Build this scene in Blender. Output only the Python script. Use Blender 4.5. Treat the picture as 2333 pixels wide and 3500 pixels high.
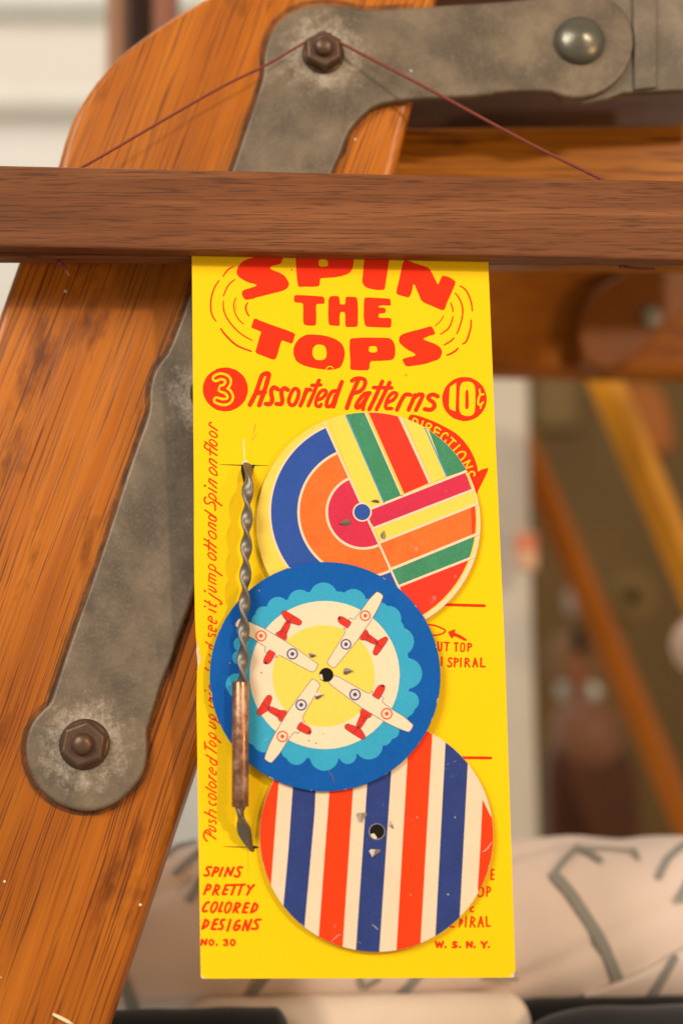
import bpy, bmesh, math, random
from mathutils import Vector, Matrix
random.seed(7)
S = bpy.context.scene
for o in list(bpy.data.objects):
    bpy.data.objects.remove(o)

# ------------------------------------------------------------------ camera
# world: X along the card, Z up the card, Y away from the lens; card face is the plane Y = 0
h = Vector((0.99915, -0.0090, -0.0401)).normalized()
v = Vector((-0.0257, 0.9922, -0.1223)).normalized()
n = h.cross(v).normalized()
h2 = (h + v.cross(n)).normalized()
v2 = n.cross(h2).normalized()
M = Matrix((h2, -n, v2))                      # camera axes -> world
FPX = 50.0 / 36.0 * 3500.0
CAM = Vector((0, -0.442, 0))
cd = bpy.data.cameras.new('camera')
cam = bpy.data.objects.new('camera', cd)
S.collection.objects.link(cam)
cam.matrix_world = Matrix.Translation(CAM) @ M.to_4x4()
cd.sensor_fit = 'VERTICAL'; cd.sensor_height = 36; cd.sensor_width = 24; cd.lens = 50
cd.clip_start = 0.01; cd.clip_end = 50
cd.dof.use_dof = True; cd.dof.focus_distance = 0.4475; cd.dof.aperture_fstop = 4.0
S.camera = cam

# ------------------------------------------------------------------ light (indoors: no sky, no sun)
W = bpy.data.worlds.new('World'); S.world = W; W.use_nodes = True
W.node_tree.nodes['Background'].inputs[0].default_value = (1.0, 0.88, 0.74, 1)
W.node_tree.nodes['Background'].inputs[1].default_value = 0.40
def area(name, loc, target, size, power, col):
    l = bpy.data.lights.new(name, 'AREA'); l.shape = 'DISK'; l.size = size; l.energy = power; l.color = col
    o = bpy.data.objects.new(name, l); S.collection.objects.link(o)
    o.location = loc
    o.rotation_euler = (Vector(target) - Vector(loc)).to_track_quat('-Z', 'Y').to_euler()
    return o
area('spot_lamp', (0.80, -1.20, 0.66), (0, 0, 0.05), 0.10, 11, (1.0, 0.84, 0.66))
area('window_lamp', (-1.0, -1.3, 0.9), (0, 0, 0.05), 0.8, 26, (1.0, 0.94, 0.87))
area('warm_lamp', (0.9, -0.7, -0.05), (0, 0, 0.0), 0.14, 3.0, (1.0, 0.60, 0.28))
area('wall_fill', (-0.3, 0.55, 1.3), (-0.2, 1.1, 0.1), 0.5, 5.5, (1.0, 0.96, 0.89))  # unseen fill added to brighten the wall behind
S.view_settings.view_transform = 'Standard'; S.view_settings.look = 'None'
S.view_settings.exposure = 0.04; S.view_settings.gamma = 1

# ------------------------------------------------------------------ helpers
def ray(x, y):
    return M @ Vector(((x - 1166.5) / FPX, (1750 - y) / FPX, -1))
class Plane:
    def __init__(s, p, nn):
        s.p = Vector(p); s.n = Vector(nn).normalized()
        s.u = Vector((1, 0, 0)); s.u = (s.u - s.n * s.u.dot(s.n)).normalized(); s.v = s.n.cross(s.u)
    def at(s, x, y, lift=0.0):
        d = ray(x, y); p = s.p + s.n * lift
        return CAM + d * ((p - CAM).dot(s.n) / d.dot(s.n))
    def up(s, lift):
        return Plane(s.p + s.n * lift, s.n)
def YP(Y): return Plane((0, Y, 0), (0, -1, 0))
def D(pts, k=1.4879): return [(x * k, y * k) for x, y in pts]           # overview picture -> photograph px
def crop(x0, y0, s): return lambda pts: [(x0 + x / s, y0 + y / s) for x, y in pts]
def chaikin(p, it=1, a=0.2):
    for _ in range(it):
        q = []
        for i in range(len(p)):
            (x0, y0), (x1, y1) = p[i], p[(i + 1) % len(p)]
            q += [(x0 + (x1 - x0) * a, y0 + (y1 - y0) * a), (x1 - (x1 - x0) * a, y1 - (y1 - y0) * a)]
        p = q
    return p
def catmull(p, closed=False, k=5):
    if len(p) < 3 and not closed: 
        return list(p)
    out = []; N = len(p)
    rng = range(N) if closed else range(N - 1)
    for i in rng:
        g = (lambda j: p[j % N]) if closed else (lambda j: p[max(0, min(N - 1, j))])
        a, b, c, d = g(i - 1), g(i), g(i + 1), g(i + 2)
        for t in range(k):
            t /= k
            out.append(tuple(0.5 * (2 * b[m] + (c[m] - a[m]) * t + (2 * a[m] - 5 * b[m] + 4 * c[m] - d[m]) * t * t
                       + (3 * b[m] - a[m] - 3 * c[m] + d[m]) * t ** 3) for m in range(len(b))))
    if not closed: out.append(tuple(p[-1]))
    return out
def clip(sub, conv):
    # Sutherland-Hodgman against a convex polygon
    area2 = sum(conv[i][0] * conv[(i + 1) % len(conv)][1] - conv[(i + 1) % len(conv)][0] * conv[i][1] for i in range(len(conv)))
    sg = 1 if area2 > 0 else -1
    out = list(sub)
    for i in range(len(conv)):
        a, b = conv[i], conv[(i + 1) % len(conv)]
        f = lambda q: sg * ((b[0] - a[0]) * (q[1] - a[1]) - (b[1] - a[1]) * (q[0] - a[0]))
        inp, out = out, []
        for j in range(len(inp)):
            P, Q = inp[j], inp[(j + 1) % len(inp)]
            fp, fq = f(P), f(Q)
            if fp >= 0: out.append(P)
            if (fp >= 0) != (fq >= 0):
                t = fp / (fp - fq); out.append((P[0] + (Q[0] - P[0]) * t, P[1] + (Q[1] - P[1]) * t))
        if not out: return []
    return out
def circle(c, rx, ry=None, k=64, a0=0):
    ry = rx if ry is None else ry
    return [(c[0] + rx * math.cos(a0 + 2 * math.pi * i / k), c[1] + ry * math.sin(a0 + 2 * math.pi * i / k)) for i in range(k)]
def ring_pts(p, r): return p

def obj(name, me, mat=None, parent=None, smooth=False):
    if isinstance(me, bmesh.types.BMesh):
        bm = me; bmesh.ops.recalc_face_normals(bm, faces=bm.faces) if False else None
        me = bpy.data.meshes.new(name); bm.to_mesh(me); bm.free()
    o = bpy.data.objects.new(name, me)
    S.collection.objects.link(o)
    if mat:
        for m in (mat if isinstance(mat, (list, tuple)) else [mat]): me.materials.append(m)
    # origin to the base of the mesh
    if len(me.vertices):
        xs = [q.co for q in me.vertices]
        c = Vector(((min(q.x for q in xs) + max(q.x for q in xs)) / 2, (min(q.y for q in xs) + max(q.y for q in xs)) / 2, min(q.z for q in xs)))
        me.transform(Matrix.Translation(-c)); o.location = c
    if smooth:
        for f in me.polygons: f.use_smooth = True
    if parent:
        o.parent = parent
        pl = parent.location if parent.parent is None else parent.location + parent.parent.location
        o.location = o.location - pl
    return o
def empty(name, loc):
    o = bpy.data.objects.new(name, None); S.collection.objects.link(o); o.location = loc; o.empty_display_size = 0.01
    return o
def tag(o, label, cat, group=None, kind=None):
    if label: o['label'] = label
    if cat: o['category'] = cat
    if group: o['group'] = group
    if kind: o['kind'] = kind
    return o
def bevel(o, w, seg=3, ang=40):
    m = o.modifiers.new('edge', 'BEVEL'); m.width = w; m.segments = seg; m.limit_method = 'ANGLE'; m.angle_limit = math.radians(ang)
    m.harden_normals = False
    return o
def plate_bm(front, nn, th, bm=None, mi=0):
    bm = bm or bmesh.new()
    a = [bm.verts.new(p) for p in front]; b = [bm.verts.new(p - nn * th) for p in front]
    f = bm.faces.new(a); f.normal_update()
    flip = f.normal.dot(nn) < 0
    if flip: f.normal_flip()
    g = bm.faces.new(b); g.normal_update()
    if g.normal.dot(nn) > 0: g.normal_flip()
    N = len(a)
    for i in range(N):
        q = (a[i], a[(i + 1) % N], b[(i + 1) % N], b[i]) if flip else (a[(i + 1) % N], a[i], b[i], b[(i + 1) % N])
        s = bm.faces.new(q); s.material_index = mi
    f.material_index = g.material_index = mi
    return bm
def plate(name, pts, pl, th, mat, parent=None, bv=0.0, seg=3):
    o = obj(name, plate_bm([pl.at(*p) for p in pts], pl.n, th), mat, parent)
    if bv: bevel(o, bv, seg)
    return o
def solid(name, corners8, mat, parent=None, bv=0.0):
    # corners: 4 front then 4 back, same order
    bm = bmesh.new(); V = [bm.verts.new(c) for c in corners8]
    for q in ((3, 2, 1, 0), (4, 5, 6, 7), (0, 1, 5, 4), (1, 2, 6, 5), (2, 3, 7, 6), (3, 0, 4, 7)): bm.faces.new([V[i] for i in q])
    bmesh.ops.recalc_face_normals(bm, faces=bm.faces)
    o = obj(name, bm, mat, parent)
    if bv: bevel(o, bv)
    return o
def lathe_bm(c, u, w, nn, prof, seg=32, a0=0.0, bm=None, mi=0):
    bm = bm or bmesh.new(); rings = []
    for r, hh in prof:
        if r <= 1e-7: rings.append([bm.verts.new(c + nn * hh)])
        else: rings.append([bm.verts.new(c + nn * hh + (u * math.cos(a0 + 2 * math.pi * i / seg) + w * math.sin(a0 + 2 * math.pi * i / seg)) * r) for i in range(seg)])
    for A, B in zip(rings, rings[1:]):
        for i in range(seg):
            j = (i + 1) % seg
            if len(A) == 1 and len(B) == 1: continue
            if len(B) == 1: f = bm.faces.new((A[i], A[j], B[0]))
            elif len(A) == 1: f = bm.faces.new((A[0], B[j], B[i]))
            else: f = bm.faces.new((A[i], A[j], B[j], B[i]))
            f.material_index = mi
    bmesh.ops.recalc_face_normals(bm, faces=bm.faces)
    return bm
def tube_bm(path, rads, seg=10, bm=None, caps=True):
    bm = bm or bmesh.new(); path = [Vector(p) for p in path]; rings = []
    up = None
    for i, p in enumerate(path):
        t = (path[min(i + 1, len(path) - 1)] - path[max(i - 1, 0)]).normalized()
        if up is None:
            up = Vector((0, -1, 0)); up = Vector((1, 0, 0)) if abs(up.dot(t)) > .9 else up
        up = (up - t * up.dot(t)).normalized(); w = t.cross(up)
        r = rads[i] if isinstance(rads, (list, tuple)) else rads
        rings.append([bm.verts.new(p + (up * math.cos(2 * math.pi * k / seg) + w * math.sin(2 * math.pi * k / seg)) * r) for k in range(seg)])
    for A, B in zip(rings, rings[1:]):
        for k in range(seg): bm.faces.new((A[k], A[(k + 1) % seg], B[(k + 1) % seg], B[k]))
    if caps: bm.faces.new(rings[0]); bm.faces.new(rings[-1])
    bmesh.ops.recalc_face_normals(bm, faces=bm.faces)
    return bm

class Print:
    """flat ink on a plane: outlines and brush strokes, each a hair above the last"""
    def __init__(s, pl, base=0.00003, step=0.000002):
        s.pl = pl; s.bm = bmesh.new(); s.base = base; s.step = step; s.k = 0
    def lift(s): s.k += 1; return s.base + s.k * s.step
    def poly(s, pts, mi=0, rnd=0, jit=0.0, clipc=None):
        if rnd: pts = chaikin(pts, rnd)
        if clipc: pts = clip(pts, clipc)
        if len(pts) < 3: return s
        L = s.lift()
        vs = [s.bm.verts.new(s.pl.at(x + random.uniform(-jit, jit), y + random.uniform(-jit, jit), L)) for x, y in pts]
        f = s.bm.faces.new(vs); f.normal_update()
        if f.normal.dot(s.pl.n) < 0: f.normal_flip()
        f.material_index = mi
        return s
    def stroke(s, pts, w, mi=0, closed=False, k=5, taper=0.0, hit=None):
        p = catmull(pts, closed, k); N = len(p); L = s.lift(); A = []; B = []
        pos = hit or (lambda x, y, l: s.pl.at(x, y, l))
        nrm = []
        for i in range(N):
            a = p[(i - 1) % N] if closed else p[max(0, i - 1)]; b = p[(i + 1) % N] if closed else p[min(N - 1, i + 1)]
            dx, dy = b[0] - a[0], b[1] - a[1]; l = math.hypot(dx, dy) or 1
            ww = w / 2 * (1 + random.uniform(-.05, .05))
            if taper and not closed: ww *= 1 - taper * (abs(2 * i / (N - 1) - 1) ** 2)
            nx, ny = -dy / l * ww, dx / l * ww; nrm.append((nx, ny))
            A.append(s.bm.verts.new(pos(p[i][0] + nx, p[i][1] + ny, L + i * 1.3e-7))); B.append(s.bm.verts.new(pos(p[i][0] - nx, p[i][1] - ny, L + i * 1.3e-7)))
        fs = []
        for i in range(N if closed else N - 1):
            j = (i + 1) % N; fs.append(s.bm.faces.new((A[i], A[j], B[j], B[i])))
        if not closed:
            for i, sg in ((0, -1), (N - 1, 1)):
                nx, ny = nrm[i]; cap = []
                for q in range(1, 6):
                    a = math.pi * q / 6
                    cx, cy = math.cos(a), math.sin(a) * sg
                    cap.append(s.bm.verts.new(pos(p[i][0] + nx * cx + ny * cy, p[i][1] + ny * cx - nx * cy, L + i * 1.3e-7 + (3e-7 if sg < 0 else 0))))
                fs.append(s.bm.faces.new([A[i]] + cap + [B[i]]))
        for f in fs:
            f.normal_update()
            if f.normal.dot(s.pl.n) < 0: f.normal_flip()
            f.material_index = mi
        return s
    def dot(s, c, r, mi=0, **kw): return s.poly(circle(c, r, k=28), mi, **kw)
    def done(s, name, mats, parent): return obj(name, s.bm, mats, parent)

# ------------------------------------------------------------------ materials
def newmat(name):
    m = bpy.data.materials.new(name); m.use_nodes = True
    return m, m.node_tree.nodes, m.node_tree.links, m.node_tree.nodes['Principled BSDF']
def ND(N, t, **kw):
    nd = N.new(t)
    for k, val in kw.items():
        if k.startswith('_'): setattr(nd, k[1:], val)
        else: nd.inputs[k].default_value = val
    return nd
def ramp(N, L, src, stops):
    r = N.new('ShaderNodeValToRGB'); e = r.color_ramp.elements
    while len(e) < len(stops): e.new(0.5)
    for el, (p, c) in zip(e, stops): el.position = p; el.color = (*c, 1) if len(c) == 3 else c
    L.new(src, r.inputs[0]); return r.outputs[0]
def mixc(N, L, fac, a, b, mode='MIX'):
    m = N.new('ShaderNodeMix'); m.data_type = 'RGBA'; m.blend_type = mode
    for s, val in ((0, fac), (6, a), (7, b)):
        if hasattr(val, 'links'): L.new(val, m.inputs[s])
        elif s == 0: m.inputs[0].default_value = val
        else: m.inputs[s].default_value = (*val, 1)
    return m.outputs[2]
def noise(N, L, vec, scale, detail=3, rough=.55, dist=0.0):
    t = ND(N, 'ShaderNodeTexNoise', Scale=scale, Detail=detail, Roughness=rough, Distortion=dist)
    L.new(vec, t.inputs['Vector']); return t.outputs['Fac']
def bump(N, L, B, height, strength=.3, dist=.0003):
    b = ND(N, 'ShaderNodeBump', Strength=strength, Distance=dist); L.new(height, b.inputs['Height']); L.new(b.outputs[0], B.inputs['Normal'])
def math_(N, L, op, a, b=None):
    m = N.new('ShaderNodeMath'); m.operation = op
    for i, val in enumerate((a, b)):
        if val is None: continue
        if hasattr(val, 'links'): L.new(val, m.inputs[i])
        else: m.inputs[i].default_value = val
    return m.outputs[0]
def ink(name, col, rough=.5, var=.12, scale=90, wear=0.0, wearc=(.80, .70, .55)):
    m, N, L, B = newmat(name)
    g = N.new('ShaderNodeNewGeometry').outputs['Position']
    f = noise(N, L, g, scale, 4)
    f2 = noise(N, L, g, 1400, 2)
    c = mixc(N, L, f, tuple(q * (1 - var) for q in col), tuple(min(1, q * (1 + var) + .004) for q in col))
    c = mixc(N, L, math_(N, L, 'MULTIPLY', ramp(N, L, f2, [(.35, (0, 0, 0)), (.7, (1, 1, 1))]), min(.45, var * 1.8 + .08)), c, tuple(q * .66 for q in col))
    if wear:
        w = ramp(N, L, noise(N, L, g, 210, 6, .7), [(.655, (0, 0, 0)), (.70, (1, 1, 1))])
        c = mixc(N, L, math_(N, L, 'MULTIPLY', w, wear), c, wearc)
    L.new(c, B.inputs['Base Color'])
    B.inputs['Roughness'].default_value = rough; B.inputs['Specular IOR Level'].default_value = .10
    bump(N, L, B, f2, .12, .0001)
    return m
def plain(name, col, rough=.6, metal=0.0, var=.12, scale=60, bs=.1, bscale=400, sheen=0):
    m, N, L, B = newmat(name)
    g = N.new('ShaderNodeNewGeometry').outputs['Position']
    f = noise(N, L, g, scale, 4)
    L.new(mixc(N, L, f, tuple(q * (1 - var) for q in col), tuple(min(1, q * (1 + var)) for q in col)), B.inputs['Base Color'])
    B.inputs['Roughness'].default_value = rough; B.inputs['Metallic'].default_value = metal
    if sheen: B.inputs['Sheen Weight'].default_value = sheen
    if not metal: B.inputs['Specular IOR Level'].default_value = .2
    if bs: bump(N, L, B, noise(N, L, g, bscale, 3), bs, .0003)
    return m
def wood(name, axis, across, light, mid, dark, pore, k=1.0, porescale=1500, plen=55, rough=.36, coat=.35, specks=True, blotch=.75, porew=.8, finew=.6, pth=.565, bend=.004, tsoft=0.0):
    m, N, L, B = newmat(name)
    g = N.new('ShaderNodeNewGeometry').outputs['Position']
    ax = Vector(axis).normalized(); ac = Vector(across).normalized(); dp = ax.cross(ac)
    def dot(vv):
        d = N.new('ShaderNodeVectorMath'); d.operation = 'DOT_PRODUCT'; L.new(g, d.inputs[0]); d.inputs[1].default_value = vv; return d.outputs['Value']
    a, b, c = dot(ax), dot(ac), dot(dp)
    # wander of the grain
    def vec(sa, sb, sc, bnd=0.0):
        cb = N.new('ShaderNodeCombineXYZ')
        bb = b
        if bnd:
            wn = noise(N, L, vec(9, 14, 14), 1.0, 2); bb = math_(N, L, 'ADD', b, math_(N, L, 'MULTIPLY', wn, bnd))
        L.new(math_(N, L, 'MULTIPLY', a, sa), cb.inputs[0]); L.new(math_(N, L, 'MULTIPLY', bb, sb), cb.inputs[1]); L.new(math_(N, L, 'MULTIPLY', c, sc), cb.inputs[2])
        return cb.outputs[0]
    tone = noise(N, L, vec(5 * k, 55 * k, 55 * k, bend), 1, 5, .62)
    fine = noise(N, L, vec(9 * k, 760 * k, 760 * k, bend), 1, 3, .6)
    col = ramp(N, L, tone, [(.30 - tsoft, dark), (.47, mid), (.64 + tsoft, light)])
    col = mixc(N, L, math_(N, L, 'MULTIPLY', ramp(N, L, fine, [(.36, (1, 1, 1)), (.60, (0, 0, 0))]), finew), col, dark)
    bl = noise(N, L, vec(20, 52, 52), 1, 5, .65)
    col = mixc(N, L, math_(N, L, 'MULTIPLY', ramp(N, L, bl, [(.58, (0, 0, 0)), (.74, (1, 1, 1))]), blotch), col, tuple(q * .42 for q in dark))
    big = ramp(N, L, noise(N, L, vec(5, 17, 17), 1.0, 3, .55), [(.36, (1, 1, 1)), (.60, (0, 0, 0))])
    col = mixc(N, L, math_(N, L, 'MULTIPLY', big, .42), col, tuple(q * .8 for q in dark))
    pr = noise(N, L, vec(plen * k, porescale * k, porescale * k, bend), 1, 2, .5)
    pm = ramp(N, L, pr, [(pth, (0, 0, 0)), (pth + .10, (1, 1, 1))])
    col = mixc(N, L, math_(N, L, 'MULTIPLY', pm, porew), col, pore)
    if specks:
        vo = ND(N, 'ShaderNodeTexVoronoi', Scale=75.0); L.new(g, vo.inputs['Vector'])
        near = math_(N, L, 'LESS_THAN', vo.outputs['Distance'], .035)
        sp = N.new('ShaderNodeSeparateColor'); L.new(vo.outputs['Color'], sp.inputs[0])
        col = mixc(N, L, math_(N, L, 'MULTIPLY', near, math_(N, L, 'GREATER_THAN', sp.outputs[0], .55)), col, (.75, .66, .54))
    L.new(col, B.inputs['Base Color'])
    B.inputs['Roughness'].default_value = rough
    B.inputs['Specular IOR Level'].default_value = .15
    B.inputs['Coat Weight'].default_value = coat; B.inputs['Coat Roughness'].default_value = .22
    hgt = math_(N, L, 'SUBTRACT', fine, math_(N, L, 'MULTIPLY', pm, .6))
    bump(N, L, B, hgt, .25, .0003)
    return m
def old_steel(name, dustpts, col=(.152, .110, .068), dust=(.46, .375, .275), dr=(.0066, .0150), metal=.30):
    m, N, L, B = newmat(name)
    g = N.new('ShaderNodeNewGeometry').outputs['Position']
    f = noise(N, L, g, 55, 5, .6); f2 = noise(N, L, g, 900, 3, .7); f3 = noise(N, L, g, 260, 4, .7)
    c = mixc(N, L, ramp(N, L, f, [(.35, (0, 0, 0)), (.65, (1, 1, 1))]), tuple(q * .62 for q in col), tuple(q * 1.30 for q in col))
    c = mixc(N, L, math_(N, L, 'MULTIPLY', ramp(N, L, f2, [(.5, (0, 0, 0)), (.66, (1, 1, 1))]), .10), c, dust)
    c = mixc(N, L, math_(N, L, 'MULTIPLY', ramp(N, L, f3, [(.55, (0, 0, 0)), (.75, (1, 1, 1))]), .28), c, tuple(q * .45 for q in col))
    tot = None
    for p in dustpts:
        d = N.new('ShaderNodeVectorMath'); d.operation = 'DISTANCE'; L.new(g, d.inputs[0]); d.inputs[1].default_value = p
        dd = math_(N, L, 'ADD', d.outputs['Value'], math_(N, L, 'MULTIPLY', math_(N, L, 'SUBTRACT', f3, .5), .022))
        mr = ND(N, 'ShaderNodeMapRange'); L.new(dd, mr.inputs[0]); mr.inputs[1].default_value = dr[0]; mr.inputs[2].default_value = dr[1]; mr.inputs[3].default_value = .85; mr.inputs[4].default_value = 0
        tot = mr.outputs[0] if tot is None else math_(N, L, 'MAXIMUM', tot, mr.outputs[0])
    rough = .5
    if tot is not None:
        sp = math_(N, L, 'MULTIPLY', tot, ramp(N, L, f2, [(.34, (.35, .35, .35)), (.6, (1, 1, 1))]))
        c = mixc(N, L, sp, c, dust)
        L.new(math_(N, L, 'SUBTRACT', metal, math_(N, L, 'MULTIPLY', sp, metal)), B.inputs['Metallic'])
    else: B.inputs['Metallic'].default_value = metal
    vo = ND(N, 'ShaderNodeTexVoronoi', Scale=85.0); L.new(g, vo.inputs['Vector'])
    sp2 = N.new('ShaderNodeSeparateColor'); L.new(vo.outputs['Color'], sp2.inputs[0])
    c = mixc(N, L, math_(N, L, 'MULTIPLY', math_(N, L, 'LESS_THAN', vo.outputs['Distance'], .035), math_(N, L, 'GREATER_THAN', sp2.outputs[0], .75)), c, (.72, .66, .56))
    L.new(c, B.inputs['Base Color']); B.inputs['Roughness'].default_value = rough
    bump(N, L, B, f2, .22, .0003)
    return m

YEL = ink('card yellow', (.93, .585, .003), .42, .075, 16, .10, (.95, .68, .08))
RED = ink('red ink', (.86, .030, .004), .45, .05)
CREAM = ink('cream board', (.80, .615, .42), .6, .07, 70)
CARDEDGE = ink('card edge', (.80, .66, .42), .7)

# ================================================================== SETTING
WALLM = plain('wall paint', (.66, .635, .57), .7, bs=.05)
WALLM2 = plain('cream panel paint', (.62, .575, .50), .7, bs=.05)
P = YP(1.25)
wall = plate('wall', [(-2500, -2500), (5200, -2500), (5200, 6500), (-2500, 6500)], P, .05, WALLM)
tag(wall, 'pale painted wall far behind everything', 'wall', kind='structure')
def box_px(name, x0, y0, x1, y1, Y, th, mat, parent=None, bv=0.0):
    pl = YP(Y)
    return plate(name, [(x0, y0), (x1, y0), (x1, y1), (x0, y1)], pl, th, mat, parent, bv)
q = plate('panel', [(-2500, 40), (800, 40), (800, 340), (-2500, 340)], YP(1.243), .0068, WALLM2, wall)
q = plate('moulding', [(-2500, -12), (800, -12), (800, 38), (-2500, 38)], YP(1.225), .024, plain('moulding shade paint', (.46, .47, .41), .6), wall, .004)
q = plate('moulding', [(-2500, 310), (800, 310), (800, 368), (-2500, 368)], YP(1.222), .027, WALLM, wall, .008)

# ================================================================== WOODEN FRAME POST + BRACKET
tilt = 0.055
POST = Plane((0, .0135, 0), (0, -1, tilt))
post_l = D([(-62, 905), (0, 716), (39, 605), (85, 490), (131, 380)])
arc = D([(146, 325), (170, 262), (206, 203), (257, 140), (308, 96), (370, 52), (427, 16), (490, -18), (560, -46), (660, -66), (760, -72), (900, -74), (1005, -70), (1000, 0), (985, 90)])
post_r = D([(957, 190), (905, 400), (450, 1754), (249, 2352), (150, 2650)])
post_b = D([(-650, 2650)])
axis = (POST.at(*D([(905, 400)])[0]) - POST.at(*D([(249, 2352)])[0])).normalized()
acr = axis.cross(POST.n)
OAK = wood('varnished oak', axis, acr, (.58, .188, .014), (.455, .130, .009), (.25, .058, .005), (.075, .017, .004), tsoft=.09, porescale=1750, plen=24, porew=.70, coat=.20, rough=.36, finew=.34, pth=.545, blotch=.95)
post = plate('frame_post', post_l + catmull(arc, k=3) + post_r + post_b, POST, .020, OAK, None, .0042, 4)
tag(post, 'wide varnished oak frame post with rounded top corner and bolted steel strap', 'wooden frame')

BR_TH = .0034
BRK = POST.up(BR_TH)
outl = D([(605, 165), (606, 120), (622, 70), (655, 32), (700, 12), (742, 7), (800, 14), (850, 22), (1000, 12), (1140, 4), (1250, -8), (1320, -22), (1370, -20), (1415, 2),
          (1445, 42), (1457, 90), (1448, 140), (1420, 185), (1375, 215), (1327, 226), (1285, 218), (1262, 208), (1142, 210), (1121, 218), (1008, 224), (916, 229), (859, 242), (823, 273), (797, 308), (782, 355),
          (761, 396), (640, 768), (540, 1075), (446, 1364), (420, 1436), (393, 1514), (366, 1583), (345, 1655), (336, 1680), (339, 1712), (336, 1751), (324, 1787), (300, 1817), (270, 1844), (228, 1862), (189, 1865), (144, 1853),
          (111, 1832), (81, 1802), (62, 1757), (57, 1721), (61, 1688), (75, 1655), (96, 1631), (114, 1616), (123, 1592), (147, 1517), (180, 1421), (231, 1277), (282, 1118), (312, 1028), (334, 970), (343, 938), (342, 902), (351, 857), (366, 833),
          (387, 806), (414, 737), (441, 662), (530, 396), (581, 247), (602, 182)])
nutT = D([(742, 125)])[0]; nutM = D([(488, 905)])[0]; nutB = D([(195, 1710)])[0]; riv = D([(1330, 95)])[0]
STEEL = old_steel('aged steel', [BRK.at(*nutT), BRK.at(*nutM), BRK.at(*nutB)])
STEEL2 = old_steel('blue grey steel', [], (.150, .115, .076), metal=.25)
RUST = plain('brown rusted steel', (.115, .062, .036), .42, .55, .35, 300, .3, 700)
strap = plate('strap_plate', chaikin(outl, 1, .25), BRK, BR_TH, STEEL, None, .0011, 3)
br = empty('steel_bracket', POST.at(*nutB)); br.location.z -= .02
tag(br, 'dusty grey steel strap bracket bolted to the oak post', 'bracket')
strap.parent = br; strap.location -= br.location
# grime round the bracket, on the wood
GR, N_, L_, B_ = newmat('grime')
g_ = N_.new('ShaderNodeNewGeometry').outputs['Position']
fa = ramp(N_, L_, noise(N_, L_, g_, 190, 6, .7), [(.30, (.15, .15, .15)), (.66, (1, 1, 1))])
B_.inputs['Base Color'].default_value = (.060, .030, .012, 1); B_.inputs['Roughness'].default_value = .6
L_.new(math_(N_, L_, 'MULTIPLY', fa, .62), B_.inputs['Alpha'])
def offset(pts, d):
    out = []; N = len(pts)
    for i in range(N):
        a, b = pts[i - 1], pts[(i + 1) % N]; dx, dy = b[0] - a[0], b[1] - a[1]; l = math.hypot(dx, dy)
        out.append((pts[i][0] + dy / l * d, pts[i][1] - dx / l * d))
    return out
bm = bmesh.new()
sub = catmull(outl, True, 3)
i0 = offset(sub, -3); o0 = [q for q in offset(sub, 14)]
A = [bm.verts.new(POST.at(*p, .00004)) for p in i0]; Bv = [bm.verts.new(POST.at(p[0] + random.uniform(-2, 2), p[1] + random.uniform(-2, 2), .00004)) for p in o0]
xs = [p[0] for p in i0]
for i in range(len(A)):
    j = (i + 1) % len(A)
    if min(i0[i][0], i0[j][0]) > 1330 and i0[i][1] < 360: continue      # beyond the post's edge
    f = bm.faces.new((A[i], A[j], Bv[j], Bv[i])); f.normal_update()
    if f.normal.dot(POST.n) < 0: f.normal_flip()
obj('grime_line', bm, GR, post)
def nut(c, r, rot, name='nut', dome=.0034, hh=.0048):
    cc = BRK.at(*c)
    o = obj(name, lathe_bm(cc, BRK.u, BRK.v, BRK.n, [(r * .99, -.0005), (r, 0), (r, hh * .8), (r * .86, hh), (dome * 1.15, hh), (0, hh)], 6, rot), RUST, br)
    bevel(o, .0004, 2, 20)
    b = obj('bolt_end', lathe_bm(cc, BRK.u, BRK.v, BRK.n, [(dome, hh - .001), (dome, hh + .0012), (dome * .86, hh + .0022), (dome * .5, hh + .0028), (0, hh + .003)], 24), RUST, o, True)
    w = obj('washer', lathe_bm(cc, BRK.u, BRK.v, BRK.n, [(r * 1.04, 0), (r * 1.04, .0005), (r * .7, .0006)], 32), RUST, br, True)
nut(nutT, .0070, .55)
nut(nutM, .0070, .2)
nut(nutB, .0076, .35)
# riveted link to the right
LK = POST.up(.0004)
lk = plate('link_plate', D([(1262, 60), (1300, -20), (1380, -30), (1700, -35), (1700, 200), (1560, 207), (1430, 213), (1390, 228), (1340, 237), (1290, 230), (1262, 200)]), LK, .0032, STEEL2, br, .0008)
RV = plain('rivet steel', (.16, .145, .105), .33, .7, .25, 200, .2, 700)
c = BRK.at(*riv)
obj('rivet', lathe_bm(c, BRK.u, BRK.v, BRK.n, [(.0088, -.0003), (.0088, .0006), (.0080, .0022), (.0060, .0036), (.0032, .0046), (.0012, .0051), (0, .0052)], 40), RV, br, True)
# raised bend line across the arm
bl = plate('bend_ridge', D([(1106, 14), (1128, 12), (1136, 205), (1116, 211)]), BRK.up(.00022), .0004, STEEL, br, .0002)
plate('link_shoulder', D([(1452, -25), (1508, -26), (1508, 200), (1456, 206)]), LK.up(.0012), .0015, STEEL2, br, .0006)

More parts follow.
